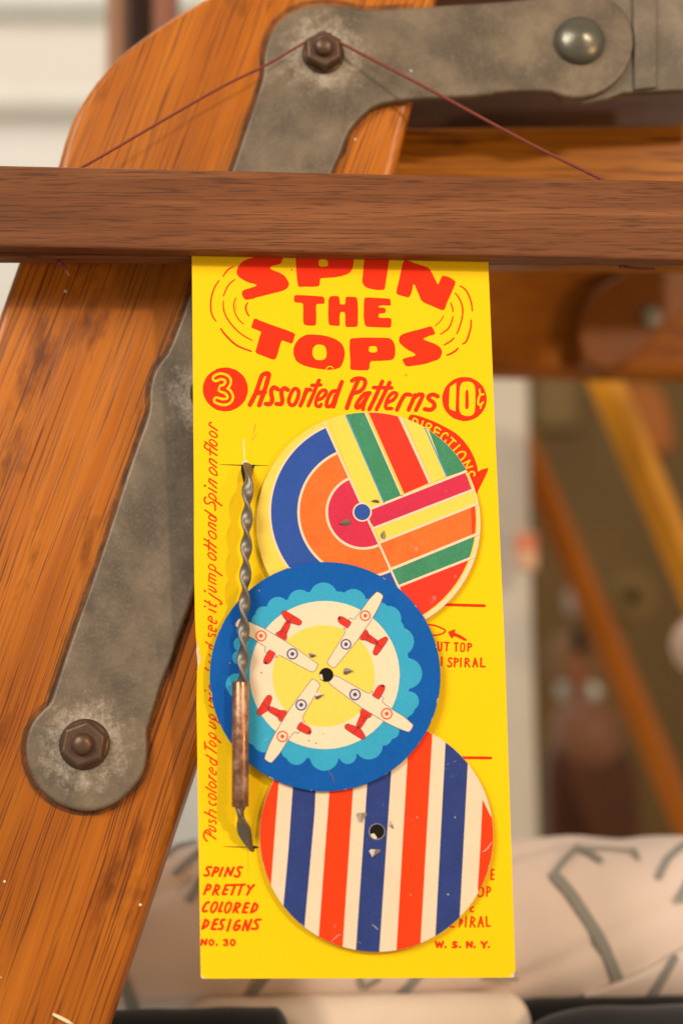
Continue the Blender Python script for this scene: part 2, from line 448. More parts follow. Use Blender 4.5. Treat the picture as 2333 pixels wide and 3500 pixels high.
# rails behind
RW = wood('rail wood', (1, 0, .02), (0, 0, 1), (.56, .205, .007), (.44, .145, .005), (.25, .068, .004), (.10, .025, .004), porescale=700, plen=26, specks=False, coat=.1)
rail = plate('cross_rail', D([(850, 288), (1800, 276), (1800, 600), (840, 590)]), YP(.052), .02, RW, None, .004)
back = plate('shade_board', D([(820, -260), (1900, -250), (1900, 420), (820, 420)]), YP(.088), .012, wood('gap shade', (1, 0, 0), (0, 0, 1), (.075, .024, .004), (.05, .015, .003), (.025, .008, .002), (.015, .006, .002), specks=False, coat=.0), None, .002)  # dark board added to imitate the shadow under the steel arm
tag(back, 'board coloured dark as the shadow in the gap under the riveted steel arm', 'shade board')
tag(rail, 'orange varnished rail right behind the riveted steel arm', 'wooden rail')
lift = YP(.20)
RW2 = wood('lower rail wood', (1, 0, .0), (0, 0, 1), (.48, .160, .004), (.38, .112, .003), (.22, .055, .003), (.10, .02, .004), specks=False, coat=.05, rough=.6)
rail2 = plate('cross_rail', D([(900, 540), (1900, 552), (1900, 866), (900, 846)]), lift, .022, RW2, None, .004)
tag(rail2, 'reddish brown rail seen right of the card, with a bolted strut end', 'wooden rail')
strut = empty('folding_strut', YP(.185).at(*D([(1400, 840)])[0]))
tag(strut, 'dark wooden strut with round end bolted onto the reddish rail', 'strut')
so = D([(1337, 830), (1326, 775), (1338, 715), (1372, 660), (1440, 620), (1700, 470), (1800, 540), (1600, 690), (1490, 790), (1440, 832), (1390, 850)])
plate('strut_bar', so, YP(.186), .0142, plain('dark strut brown', (.21, .062, .004), .45, 0, .3, 60), strut, .002)  # round-ended bar, darker brown than the rail behind it
for (x, y, r) in ((1495, 728, .0052), (1522, 608, .0046)):
    c = YP(.186).at(*D([(x, y)])[0])
    obj('bolt', lathe_bm(c, Vector((1, 0, 0)), Vector((0, 0, 1)), Vector((0, -1, 0)), [(r, 0), (r, .001), (r * .8, .0025), (0, .0034)], 24), plain('dull bolt', (.30, .25, .16), .5, .4), strut, True)

# ================================================================== HANGER RAIL + CARD
WAL = wood('walnut', (1, 0, -.02), (0, 0, 1), (.310, .115, .040), (.220, .076, .025), (.125, .040, .013), (.045, .018, .009), bend=.0015, porescale=2300, plen=80, rough=.55, coat=.0, specks=False, blotch=.15, porew=.62, finew=.65, pth=.55)
hang = empty('hanger_rail', YP(0).at(1166, 900))
tag(hang, 'dark walnut clamp rail of two strips gripping the yellow card', 'hanger')
F0 = YP(-.0072)
def bar(name, tl, tr, brr, bll, Yf, Yb, ref, mat, bv):
    f = [YP(ref).at(*q) for q in (tl, tr, brr, bll)]
    return solid(name, [Vector((q.x, Yf, q.z)) for q in f] + [Vector((q.x, Yb, q.z)) for q in f], mat, hang, bv)
bar('front_strip', (-260, 558), (2600, 623), (2600, 895), (-260, 836), -.0072, -.0003, -.0072, WAL, .0009)
bar('back_strip', (-260, 640), (2600, 690), (2600, 911), (-260, 899), .0009, .0075, .0075, WAL, .0005)

CARD = YP(0)
cl = crop(660, 1900, 4.705)
left_edge = [(654, 830), (656, 900), (663, 1700)] + cl([(15, 0), (30, 1000), (48, 1330), (78, 1440), (104, 1500), (74, 1545), (112, 1590), (124, 1650), (100, 1740), (64, 1850), (56, 2353)]) + [(676, 2700), (686, 3338), (690, 3345)]
card_out = [(1665, 830)] + [(1667, 890), (1692, 1500), (1723, 2200), (1760, 3320), (1754, 3328), (1757, 3338), (1745, 3341), (1200, 3344)] + left_edge[::-1]
card = empty('toy_card', CARD.at(1220, 3345))
tag(card, 'tall yellow toy card with red lettering hanging from the walnut rail', 'toy card')
cb = plate('backing_board', card_out, CARD, .0006, [YEL, CARDEDGE], card)
for f in cb.data.polygons:
    if abs(f.normal.y) < .5: f.material_index = 1
# torn fibres in the notch
TORN = ink('torn paper', (.72, .62, .47), .8, .2, 400)
pr = Print(YP(.0002), .00001)
pr.poly(cl([(44, 1330), (75, 1440), (110, 1500), (120, 1540), (118, 1590), (134, 1650), (100, 1745), (70, 1840), (72, 1700), (62, 1600), (52, 1530), (60, 1460)]), 0, 1)
pr.done('torn_fibre', [TORN], card)
pr = Print(CARD, .00002)
pr.poly([(687, 3330), (690, 3345), (702, 3345)], 0)
pr.done('worn_corner', [TORN], card)
pr = Print(CARD, .00002); pr.poly([(1745, 3341), (1757, 3339), (1754, 3326), (1744, 3330)], 0, 1)
pr.done('worn_corner', [TORN], card)

# ---- title
a = crop(700, 860, 3.136); b = crop(1150, 860, 3.136)
T = Print(CARD)
J = .35
T.poly(a([(560, 55), (640, 20), (835, 20), (833, 80), (820, 125), (770, 145), (715, 155), (695, 180), (735, 200), (800, 225), (850, 255), (885, 305), (905, 345), (890, 385), (850, 415), (800, 430), (700, 455), (600, 480), (555, 490), (500, 510), (440, 518), (415, 500), (395, 450), (400, 425), (430, 405), (500, 385), (545, 370), (558, 358), (530, 345), (480, 335), (420, 310), (360, 270), (340, 235), (345, 190), (370, 140), (410, 100), (470, 75)]), 0, 2, J)
T.done('title_letter', [RED, YEL], card); T = Print(CARD)
T.poly(a([(966, 20), (975, 130), (978, 200), (990, 320), (1003, 378), (1060, 375), (1140, 378), (1225, 372), (1232, 320), (1236, 285), (1330, 280), (1400, 275), (1480, 258), (1530, 240), (1561, 215), (1591, 165), (1598, 20)]), 0, 1, J)
T.poly(a([(1218, 83), (1310, 83), (1322, 158), (1220, 160)]), 1, 1)
T.done('title_letter', [RED, YEL], card); T = Print(CARD)
T.poly(b([(301, 20), (285, 190), (272, 320), (285, 355), (310, 380), (360, 400), (440, 412), (515, 412), (530, 300), (555, 150), (568, 20)]), 0, 1, J)
T.done('title_letter', [RED, YEL], card); T = Print(CARD)
T.poly(b([(725, 90), (770, 95), (850, 130), (970, 165), (1005, 200), (1040, 270), (1085, 360), (1105, 310), (1130, 255), (1180, 265), (1235, 290), (1278, 325), (1230, 440), (1180, 550), (1160, 610), (1140, 632), (1080, 610), (940, 550), (905, 525), (870, 440), (825, 335), (810, 400), (795, 460), (768, 495), (700, 475), (637, 455), (645, 400), (680, 250), (708, 120)]), 0, 1, J)
T.done('title_letter', [RED, YEL], card); T = Print(CARD)
T.poly(a([(958, 465), (1000, 465), (1100, 470), (1250, 478), (1280, 495), (1280, 560), (1240, 560), (1190, 562), (1192, 640), (1195, 740), (1185, 795), (1120, 793), (1062, 785), (1052, 740), (1055, 620), (1050, 550), (970, 545), (955, 530)]), 0, 1, J)
T.done('title_letter', [RED, YEL], card); T = Print(CARD)
T.poly(a([(1325, 482), (1400, 473), (1436, 482), (1444, 520), (1446, 565), (1503, 568), (1508, 490), (1520, 482), (1626, 487), (1633, 520), (1641, 650), (1637, 790), (1621, 808), (1516, 808), (1503, 795), (1503, 660), (1491, 648), (1451, 648), (1443, 700), (1444, 790), (1430, 797), (1345, 790), (1325, 775), (1320, 640)]), 0, 1, J)
T.done('title_letter', [RED, YEL], card); T = Print(CARD)
T.poly(b([(310, 490), (440, 497), (560, 503), (577, 515), (580, 580), (545, 578), (500, 575), (445, 585), (450, 597), (510, 600), (525, 615), (527, 640), (515, 660), (455, 662), (447, 690), (455, 712), (580, 710), (588, 740), (582, 818), (480, 812), (330, 807), (305, 795), (288, 710), (290, 580), (297, 505)]), 0, 1, J)
T.done('title_letter', [RED, YEL], card); T = Print(CARD)
T.poly(a([(530, 710), (600, 742), (700, 780), (800, 815), (900, 850), (970, 880), (955, 930), (935, 990), (880, 970), (825, 948), (810, 985), (785, 1080), (760, 1150), (735, 1160), (640, 1125), (538, 1085), (560, 1010), (590, 900), (606, 860), (550, 835), (495, 815), (510, 770)]), 0, 1, J)
T.done('title_letter', [RED, YEL], card); T = Print(CARD)
T.poly(a([(1085, 888), (1180, 888), (1290, 900), (1400, 935), (1465, 985), (1490, 1030), (1500, 1090), (1490, 1160), (1455, 1240), (1400, 1260), (1320, 1268), (1220, 1258), (1130, 1240), (1040, 1215), (975, 1170), (950, 1110), (948, 1040), (970, 980), (1010, 930)]), 0, 2, J)
T.poly(a([(1230, 995), (1275, 1005), (1300, 1040), (1305, 1110), (1290, 1150), (1245, 1165), (1190, 1160), (1160, 1130), (1150, 1080), (1160, 1030), (1190, 1000)]), 1, 2)
T.stroke(a([(1300, 1262), (1315, 1238), (1345, 1230), (1375, 1250)]), 3.2, 1)
T.done('title_letter', [RED, YEL], card); T = Print(CARD)
T.poly(b([(150, 930), (240, 922), (330, 920), (420, 922), (550, 922), (595, 945), (620, 990), (628, 1050), (625, 1110), (610, 1150), (570, 1165), (450, 1172), (355, 1172), (350, 1272), (250, 1272), (160, 1268), (145, 1255), (148, 1180), (138, 1060), (138, 960)]), 0, 1, J)
T.poly(b([(345, 1015), (430, 1012), (435, 1080), (345, 1080)]), 1, 1)
T.done('title_letter', [RED, YEL], card); T = Print(CARD)
T.poly(b([(1010, 798), (1030, 815), (1058, 885), (1000, 900), (960, 915), (922, 938), (960, 955), (1030, 980), (1085, 1005), (1115, 1035), (1130, 1075), (1115, 1130), (1085, 1160), (1020, 1180), (960, 1200), (850, 1220), (745, 1232), (720, 1200), (703, 1160), (720, 1142), (780, 1130), (830, 1118), (848, 1104), (825, 1085), (770, 1060), (710, 1015), (670, 975), (665, 945), (675, 905), (715, 880), (800, 855), (900, 830)]), 0, 1, J)
T.done('title_letter', [RED, YEL], card)
T = Print(CARD)
for pts, w in (([(195, 265), (225, 220), (260, 185), (305, 162)], 16), ([(150, 312), (105, 385), (75, 470), (63, 560), (68, 640), (90, 705), (120, 745)], 17),
               ([(200, 475), (230, 400), (265, 345), (320, 300)], 15), ([(200, 530), (198, 590), (215, 665), (255, 740), (320, 820), (400, 890), (505, 952)], 15),
               ([(335, 495), (315, 540), (310, 600), (325, 660), (360, 725), (412, 775)], 13), ([(337, 565), (334, 595), (340, 625)], 6),
               ([(460, 548), (440, 585), (445, 640), (472, 690)], 18), ([(170, 825), (210, 880), (280, 955), (360, 1015), (495, 1068)], 21)):
    T = Print(CARD); T.stroke(a(pts), w / 3.136, taper=.2); T.done('spin_line', [RED], card)
T = Print(CARD); T.dot(a([(930, 193)])[0], 2.6); T.done('ink_dot', [RED], card)
for pts, w in (([(1320, 368), (1370, 400), (1410, 460), (1440, 545), (1452, 635)], 17), ([(1270, 445), (1310, 500), (1340, 570), (1350, 640), (1340, 720), (1318, 800), (1288, 878)], 17),
               ([(1220, 548), (1238, 600), (1245, 645)], 15), ([(1245, 695), (1225, 770), (1185, 835), (1110, 885)], 16), ([(1145, 685), (1110, 745), (1055, 795)], 11),
               ([(1440, 735), (1435, 810), (1415, 890), (1385, 965), (1350, 990)], 19), ([(1255, 925), (1220, 960), (1150, 1000)], 17), ([(1300, 1035), (1270, 1065), (1220, 1095), (1180, 1110)], 20)):
    T = Print(CARD); T.stroke(b(pts), w / 3.136, taper=.2); T.done('spin_line', [RED], card)

# ---- 3 Assorted Patterns 10c
d = crop(680, 1240, 3.136); e = crop(1160, 1240, 3.0154)
T = Print(CARD)
T.poly([(x + random.uniform(-.6, .6), y + random.uniform(-.6, .6)) for x, y in circle(d([(283, 285)])[0], 241 / 3.136, 235 / 3.136)], 0)
three = d([(180, 165), (232, 145), (295, 165), (312, 210), (280, 262), (235, 277), (300, 305), (335, 360), (315, 408), (255, 420), (192, 402)])
T.stroke(three, 86 / 3.136, 1); T.stroke(three, 34 / 3.136, 0)
T.done('number_badge', [RED, YEL], card)
T = Print(CARD)
for pts, w, cz in (([(545, 450), (610, 320), (665, 160), (695, 122), (745, 118), (738, 175), (700, 300), (645, 455)], 50, 0), ([(615, 325), (705, 315)], 50, 0),
    ([(845, 285), (805, 264), (775, 290), (775, 340), (785, 390), (765, 440), (715, 440)], 48, 0), ([(950, 290), (915, 272), (885, 300), (885, 350), (893, 400), (880, 440), (830, 440)], 48, 0),
    ([(1040, 278), (1066, 305), (1060, 370), (1030, 435), (1000, 455), (970, 440), (962, 400), (985, 330), (1012, 287)], 42, 1),
    ([(1085, 460), (1120, 380), (1150, 285)], 44, 0), ([(1135, 335), (1168, 290), (1195, 290)], 42, 0), ([(1170, 460), (1215, 360), (1250, 270), (1285, 190)], 42, 0), ([(1210, 242), (1305, 236)], 38, 0),
    ([(1265, 398), (1320, 378), (1358, 330), (1358, 298), (1325, 295), (1288, 325), (1255, 400), (1255, 455), (1290, 468), (1308, 445)], 38, 0),
    ([(1465, 302), (1420, 315), (1378, 390), (1365, 455), (1390, 470), (1430, 440), (1462, 350)], 42, 0), ([(1530, 205), (1490, 310), (1440, 470)], 46, 0)):
    T.stroke(d(pts), w / 3.136, 0, bool(cz))
for pts, w in (([(75, 465), (120, 340), (190, 180)], 46), ([(128, 185), (160, 165), (210, 160), (252, 172), (264, 205), (245, 258), (205, 295), (150, 312)], 42),
    ([(310, 312), (255, 322), (190, 400), (170, 450), (195, 462), (250, 400), (290, 335)], 42), ([(300, 320), (252, 420), (240, 478)], 42),
    ([(305, 480), (360, 370), (440, 192)], 42), ([(380, 480), (430, 380), (515, 205)], 42), ([(350, 255), (535, 258)], 38),
    ([(495, 408), (550, 382), (585, 335), (578, 312), (545, 312), (500, 360), (475, 430), (480, 468), (535, 470)], 37), ([(590, 485), (640, 380), (680, 328), (730, 330)], 42),
    ([(710, 485), (760, 370), (775, 332)], 42), ([(765, 360), (812, 328), (852, 328), (845, 365), (785, 488)], 42), ([(1008, 345), (965, 327), (920, 342), (918, 372), (965, 410), (975, 450), (940, 483), (878, 478)], 44)):
    T.stroke(e(pts), w / 3.0154)
T.done('subtitle_lettering', [RED], card)
T = Print(CARD)
T.poly([(x + random.uniform(-.6, .6), y + random.uniform(-.6, .6)) for x, y in circle(e([(1285, 373)])[0], 229 / 3.0154, 227 / 3.0154)], 0)
T.poly(e([(1135, 250), (1200, 205), (1198, 350), (1192, 500), (1135, 480), (1125, 440), (1128, 340)]), 1)
T.poly(e([(1260, 200), (1310, 192), (1360, 200), (1385, 225), (1398, 280), (1395, 480), (1380, 530), (1340, 550), (1290, 548), (1250, 530), (1230, 480), (1232, 340), (1238, 250)]), 1, 1)
T.poly(e([(1295, 290), (1310, 275), (1325, 285), (1330, 400), (1328, 465), (1310, 482), (1292, 470), (1293, 380)]), 0, 1)
T.stroke(e([(1480, 325), (1450, 330), (1432, 365), (1425, 420), (1450, 432), (1475, 408)]), 21 / 3.0154, 1)
T.stroke(e([(1440, 275), (1446, 325)]), 5.4, 1); T.stroke(e([(1460, 420), (1450, 468)]), 5.4, 1)
T.done('price_badge', [RED, YEL], card)
# ---- directions banner
f_ = crop(1360, 1380, 4.9)
T = Print(CARD)
T.poly(f_([(150, 290), (180, 210), (215, 178), (300, 190), (400, 220), (560, 280), (700, 345), (850, 425), (960, 490), (1080, 600), (1200, 760), (1270, 900), (1310, 1010), (1328, 1080), (1330, 1140), (1400, 1100), (1505, 1073), (1500, 1120), (1450, 1230), (1390, 1350), (1340, 1450), (1305, 1535), (1220, 1420), (960, 1000), (660, 680), (360, 420)]), 0)
for pts, cz in (([(232, 330), (262, 248), (300, 255), (325, 290), (318, 345)], 0), ([(415, 290), (380, 395)], 0), ([(455, 430), (488, 330), (550, 350), (540, 395), (478, 400)], 0), ([(505, 400), (525, 445)], 0),
    ([(590, 515), (632, 392), (710, 438)], 0), ([(612, 462), (680, 490)], 0), ([(830, 530), (820, 498), (770, 495), (728, 540), (712, 600), (740, 642), (772, 648), (800, 610)], 0),
    ([(890, 562), (965, 635)], 0), ([(930, 605), (830, 710)], 0), ([(1030, 690), (905, 800)], 0), ([(1075, 802), (1125, 825), (1110, 885), (1050, 940), (1000, 930), (972, 880), (1005, 825)], 1),
    ([(1075, 1010), (1200, 945)], 0), ([(1200, 945), (1115, 1090)], 0), ([(1115, 1090), (1240, 1045)], 0), ([(1270, 1205), (1278, 1160), (1240, 1135), (1200, 1150), (1180, 1200), (1180, 1250)], 0)):
    T.stroke(f_(pts), 27 / 4.9, 1, bool(cz))
T.done('directions_banner', [RED, YEL], card)
# ---- small print
def lines(name, tr, sc, items):
    T = Print(CARD)
    for it in items:
        pts, w = it[0], it[1]
        if len(pts) == 1: T.dot(tr(pts)[0], w / sc / 2)
        else: T.stroke(tr(pts), w / sc, 0, len(it) > 2)
    return T.done(name, [RED], card)
g2 = crop(1420, 2050, 5.227)
T = Print(CARD); T.stroke(g2([(500, 86), (900, 98), (1225, 107)]), 52 / 5.227); T.done('rule_line', [RED], card)
T = Print(CARD); T.stroke(g2([(200, 440), (340, 460), (430, 495), (510, 532), (520, 570), (460, 610), (330, 635), (200, 600)]), 30 / 5.227); T.done('top_outline', [RED], card)
T = Print(CARD); T.poly(g2([(572, 572), (640, 545), (715, 522), (690, 590), (800, 630), (920, 715), (890, 742), (780, 690), (680, 645), (650, 702), (600, 640)]), 0, 1); T.done('arrow', [RED], card)
h_ = crop(820, 2480, 1.6333)
T = Print(CARD); T.stroke(h_([(1220, 179), (1320, 180), (1398, 181)]), 16 / 1.6333); T.done('rule_line', [RED], card)
w = 31
lines('direction_lettering', g2, 5.227, [([(395, 755), (408, 880), (430, 908), (458, 880), (460, 760)], w), ([(512, 765), (592, 765)], w), ([(560, 765), (548, 910)], w), ([(690, 772), (752, 772)], w), ([(722, 775), (720, 915)], w),
    ([(835, 775), (865, 795), (868, 860), (858, 908), (830, 922), (805, 905), (805, 805)], 27, 1), ([(935, 780), (930, 915)], w), ([(935, 780), (985, 795), (985, 832), (940, 858)], w),
    ([(465, 1025), (460, 1170)], w), ([(648, 1052), (612, 1038), (582, 1068), (600, 1105), (635, 1140), (630, 1180), (600, 1194), (570, 1175)], w), ([(695, 1042), (690, 1195)], w), ([(695, 1045), (748, 1062), (748, 1098), (695, 1122)], w),
    ([(805, 1045), (800, 1195)], w), ([(890, 1045), (880, 1195)], w), ([(890, 1048), (942, 1062), (942, 1098), (895, 1120), (930, 1150), (962, 1198)], w - 3),
    ([(1022, 1200), (1058, 1045)], w), ([(1058, 1045), (1100, 1195)], w), ([(1035, 1148), (1090, 1142)], w - 4), ([(1165, 1042), (1158, 1190)], w), ([(1158, 1192), (1235, 1195)], w)])
i2 = crop(1400, 2850, 4.2378)
w = 26
lines('direction_lettering', i2, 4.2378, [([(1182, 522), (1176, 660)], w), ([(1182, 520), (1216, 518)], w), ([(1180, 590), (1212, 590)], w), ([(1176, 660), (1216, 655)], w),
    ([(1030, 775), (1060, 800), (1060, 870), (1035, 905), (1000, 905), (985, 880)], w), ([(1120, 765), (1110, 903)], w), ([(1120, 767), (1158, 785), (1154, 830), (1116, 850)], w), ([(920, 1060), (885, 1075), (880, 1120), (920, 1126)], 24),
    ([(590, 1345), (640, 1350)], w), ([(728, 1240), (718, 1348)], w), ([(728, 1235), (758, 1258), (742, 1300), (720, 1308)], w), ([(815, 1200), (805, 1348)], w), ([(890, 1200), (875, 1348)], w),
    ([(890, 1202), (928, 1222), (928, 1258), (890, 1280)], w), ([(900, 1285), (942, 1350)], w), ([(988, 1348), (1026, 1198)], w), ([(1026, 1198), (1058, 1346)], w), ([(1004, 1292), (1048, 1290)], 22), ([(1105, 1200), (1110, 1335)], w), ([(1110, 1336), (1158, 1335)], w)])
w = 33
lines('maker_lettering', i2, 4.2378, [([(372, 1560), (397, 1640)], w), ([(397, 1640), (425, 1575)], w), ([(425, 1575), (452, 1640)], w), ([(452, 1640), (480, 1560)], w), ([(515, 1640)], 36), ([(672, 1572), (638, 1566), (630, 1598), (668, 1615), (668, 1640), (618, 1642)], w), ([(725, 1640)], 36),
    ([(827, 1645), (827, 1565)], w), ([(827, 1565), (890, 1640)], w), ([(890, 1640), (895, 1565)], w), ([(935, 1640)], 36), ([(1035, 1565), (1073, 1610)], w), ([(1073, 1610), (1112, 1565)], w), ([(1073, 1612), (1070, 1650)], w), ([(1140, 1640)], 36)])
j2 = crop(640, 2880, 3.92)
w = 32
SP = [[(325, 332), (285, 328), (260, 352), (282, 385), (288, 420), (265, 443), (228, 435)], [(375, 335), (332, 448)], [(375, 332), (418, 347), (402, 385), (355, 400)], [(475, 335), (432, 448)], [(502, 450), (545, 335)], [(545, 335), (578, 438)], [(578, 438), (622, 335)],
    [(735, 334), (695, 328), (676, 360), (700, 400), (692, 445), (655, 458), (632, 440)],
    [(275, 562), (226, 692)], [(275, 562), (313, 577), (298, 620), (250, 638)], [(390, 567), (342, 698)], [(390, 567), (428, 586), (408, 630), (370, 640)], [(376, 640), (410, 698)], [(520, 570), (472, 690)], [(520, 570), (563, 570)], [(496, 630), (538, 630)], [(472, 690), (522, 690)],
    [(585, 570), (672, 567)], [(640, 570), (592, 697)], [(690, 566), (770, 563)], [(732, 570), (687, 697)], [(815, 577), (840, 628)], [(893, 568), (840, 628), (802, 697)],
    [(292, 797), (252, 815), (212, 888), (220, 923), (262, 915)], [(470, 802), (424, 918)], [(424, 918), (458, 920)], [(660, 807), (617, 933)], [(660, 807), (708, 825), (688, 860), (640, 880)], [(648, 880), (672, 936)], [(785, 812), (742, 933)], [(785, 812), (826, 812)], [(762, 870), (806, 870)], [(742, 933), (792, 933)],
    [(900, 812), (852, 937)], [(900, 812), (938, 842), (918, 900), (852, 937)],
    [(245, 1032), (202, 1153)], [(245, 1032), (283, 1062), (266, 1110), (202, 1153)], [(370, 1032), (327, 1158)], [(370, 1032), (412, 1028)], [(350, 1090), (392, 1090)], [(327, 1158), (377, 1158)], [(500, 1032), (462, 1042), (450, 1080), (474, 1115), (460, 1156), (418, 1158)],
    [(580, 1032), (537, 1182)], [(702, 1042), (660, 1062), (627, 1140), (642, 1172), (688, 1150), (704, 1112), (668, 1112)], [(742, 1172), (782, 1042)], [(782, 1042), (806, 1175)], [(806, 1175), (858, 1035)], [(982, 1032), (932, 1034), (908, 1062), (940, 1110), (928, 1152), (862, 1153)]]
OO = [[(380, 798), (403, 822), (384, 890), (345, 932), (320, 918), (322, 870), (350, 816)], [(560, 803), (588, 824), (574, 890), (535, 937), (508, 928), (508, 880), (530, 822)]]
lines('slogan_lettering', j2, 3.92, [(p, w) for p in SP] + [(p, 28, 1) for p in OO])
w = 32
lines('number_lettering', j2, 3.92, [([(188, 1370), (200, 1302)], w), ([(200, 1302), (245, 1365)], w), ([(245, 1365), (260, 1298)], w), ([(330, 1302), (354, 1335), (330, 1373), (302, 1363), (302, 1316)], 26, 1), ([(395, 1368)], 32),
    ([(490, 1306), (530, 1302), (532, 1325), (512, 1335), (538, 1350), (528, 1376), (487, 1370)], 27), ([(615, 1302), (638, 1335), (615, 1376), (588, 1363), (588, 1316)], 27, 1)])
v1 = crop(660, 1420, 4.705); v2_ = crop(660, 1900, 4.705); v3 = crop(660, 2380, 4.278)
w = 25
lines('edge_lettering', v1, 4.705, [([(385, 240), (320, 195), (265, 160)], w), ([(266, 165), (262, 125), (288, 112)], w), ([(265, 290), (285, 257), (330, 265), (380, 310), (385, 343), (350, 350), (300, 330)], 22, 1), ([(262, 420), (282, 388), (330, 402), (380, 450), (375, 488), (345, 490), (300, 465)], 22, 1),
    ([(190, 420), (270, 480), (385, 560)], w), ([(205, 455), (182, 488), (200, 525), (260, 562), (380, 640)], w), ([(272, 520), (275, 635)], 22), ([(380, 765), (330, 722), (268, 692)], w), ([(268, 695), (266, 738), (300, 780), (375, 835)], w), ([(262, 870), (275, 838), (310, 842), (370, 900), (385, 960), (350, 957), (290, 920)], 22, 1),
    ([(380, 1090), (320, 1050), (262, 1015)], w), ([(262, 1020), (258, 1062), (310, 1110), (375, 1168)], w), ([(250, 1165), (310, 1200), (375, 1240)], w), ([(190, 1130)], 38), ([(255, 1278), (285, 1252), (340, 1287), (370, 1340), (350, 1368), (300, 1340), (262, 1312)], 22, 1), ([(345, 1368), (400, 1405), (462, 1452)], w),
    ([(205, 1310), (180, 1340), (195, 1400), (240, 1422), (280, 1397), (320, 1397), (352, 1440), (355, 1525)], w), ([(255, 1640), (270, 1605), (320, 1622), (370, 1658), (360, 1700), (320, 1690), (275, 1670)], 22, 1), ([(190, 1520), (280, 1582), (365, 1640)], w),
    ([(365, 1775), (310, 1740), (257, 1720)], w), ([(258, 1725), (252, 1762), (300, 1800), (365, 1845)], w), ([(250, 1890), (262, 1857), (310, 1872), (365, 1920), (365, 1975), (330, 1983), (280, 1945)], 22, 1), ([(180, 1985), (250, 2030), (370, 2125)], w), ([(176, 2072), (250, 2110), (370, 2205)], w), ([(255, 1995), (252, 2165)], 22),
    ([(240, 2235), (262, 2207), (310, 2226), (365, 2280), (360, 2323), (320, 2320), (265, 2280)], 22, 1)])
lines('edge_lettering', v2_, 4.705, [([(250, 175), (275, 137), (320, 152), (360, 200), (350, 238), (310, 225), (265, 205)], 22, 1), ([(345, 235), (462, 318)], w), ([(270, 278), (360, 328)], 22), ([(270, 280), (262, 335), (365, 395)], 22), ([(262, 345), (258, 400), (372, 458)], 22), ([(250, 478), (330, 515), (372, 575), (345, 582), (250, 530)], 22),
    ([(255, 600), (330, 655), (420, 715), (458, 752), (450, 778), (430, 770)], w), ([(180, 555), (200, 572)], 28), ([(182, 715), (280, 775), (362, 818), (368, 790)], w), ([(262, 725), (272, 800)], 22), ([(255, 855), (310, 880), (365, 908)], w), ([(190, 812)], 34),
    ([(305, 1050), (290, 975), (252, 985), (247, 1020), (300, 1065), (368, 1088), (372, 1042)], 23), ([(302, 1178), (290, 1115), (252, 1130), (252, 1165), (300, 1200), (365, 1213), (362, 1172)], 23), ([(255, 1240), (247, 1285), (282, 1296), (302, 1265), (345, 1265), (358, 1290)], 23),
    ([(200, 1385), (260, 1420), (310, 1450)], w), ([(258, 1445), (262, 1480), (300, 1500)], 23), ([(256, 1580), (275, 1610)], 23), ([(256, 1690), (270, 1720)], 23), ([(190, 1800), (245, 1838)], w), ([(195, 2165)], 30), ([(255, 2080), (268, 2140)], 23), ([(258, 2205), (280, 2235)], 23), ([(262, 2300), (280, 2275), (310, 2300)], 23), ([(262, 2310), (290, 2350)], 23)])
w = 23
lines('edge_lettering', v3, 4.278, [([(232, 60), (265, 40), (300, 60)], 20), ([(235, 130), (280, 165), (310, 160)], 20), ([(232, 288), (265, 264), (300, 286), (332, 330), (310, 346), (265, 322)], 20, 1), ([(300, 330), (402, 402)], w), ([(235, 372), (300, 405), (335, 460), (305, 470), (235, 422)], 20),
    ([(232, 555), (262, 532), (310, 556), (340, 610), (320, 625), (265, 592)], 20, 1), ([(310, 602), (402, 678)], w), ([(238, 672), (265, 648), (310, 682), (335, 722), (310, 735), (260, 702)], 20, 1), ([(170, 665), (178, 770)], w), ([(180, 725), (260, 775), (340, 832)], w),
    ([(190, 855), (260, 900), (345, 952)], w), ([(250, 942), (266, 908), (320, 942), (345, 980), (330, 1008), (280, 985)], 20, 1), ([(290, 1095), (275, 1043), (242, 1052), (246, 1082), (300, 1138), (335, 1143), (335, 1098)], 20), ([(330, 1250), (280, 1205), (236, 1178)], w), ([(238, 1185), (236, 1152)], w),
    ([(235, 1290), (256, 1253), (300, 1270), (335, 1310), (320, 1338), (270, 1325)], 20, 1), ([(185, 1325), (250, 1365), (330, 1408)], w), ([(225, 1450), (250, 1423), (300, 1437), (335, 1480), (320, 1513), (270, 1490)], 20, 1), ([(240, 1530), (236, 1555), (280, 1588), (330, 1590), (330, 1562)], 20),
    ([(165, 1690), (240, 1730), (330, 1780)], w), ([(240, 1722), (240, 1675), (262, 1658), (335, 1700)], 20), ([(242, 1800), (232, 1833), (270, 1838), (292, 1815), (328, 1830), (335, 1868)], 20), ([(232, 1888), (305, 1915), (332, 1968), (308, 1975), (230, 1930)], 20),
    ([(190, 1990), (250, 2030), (330, 2085)], w), ([(205, 2118), (170, 2080), (157, 2030), (175, 1972), (215, 1957), (245, 1985), (252, 2028)], w)])
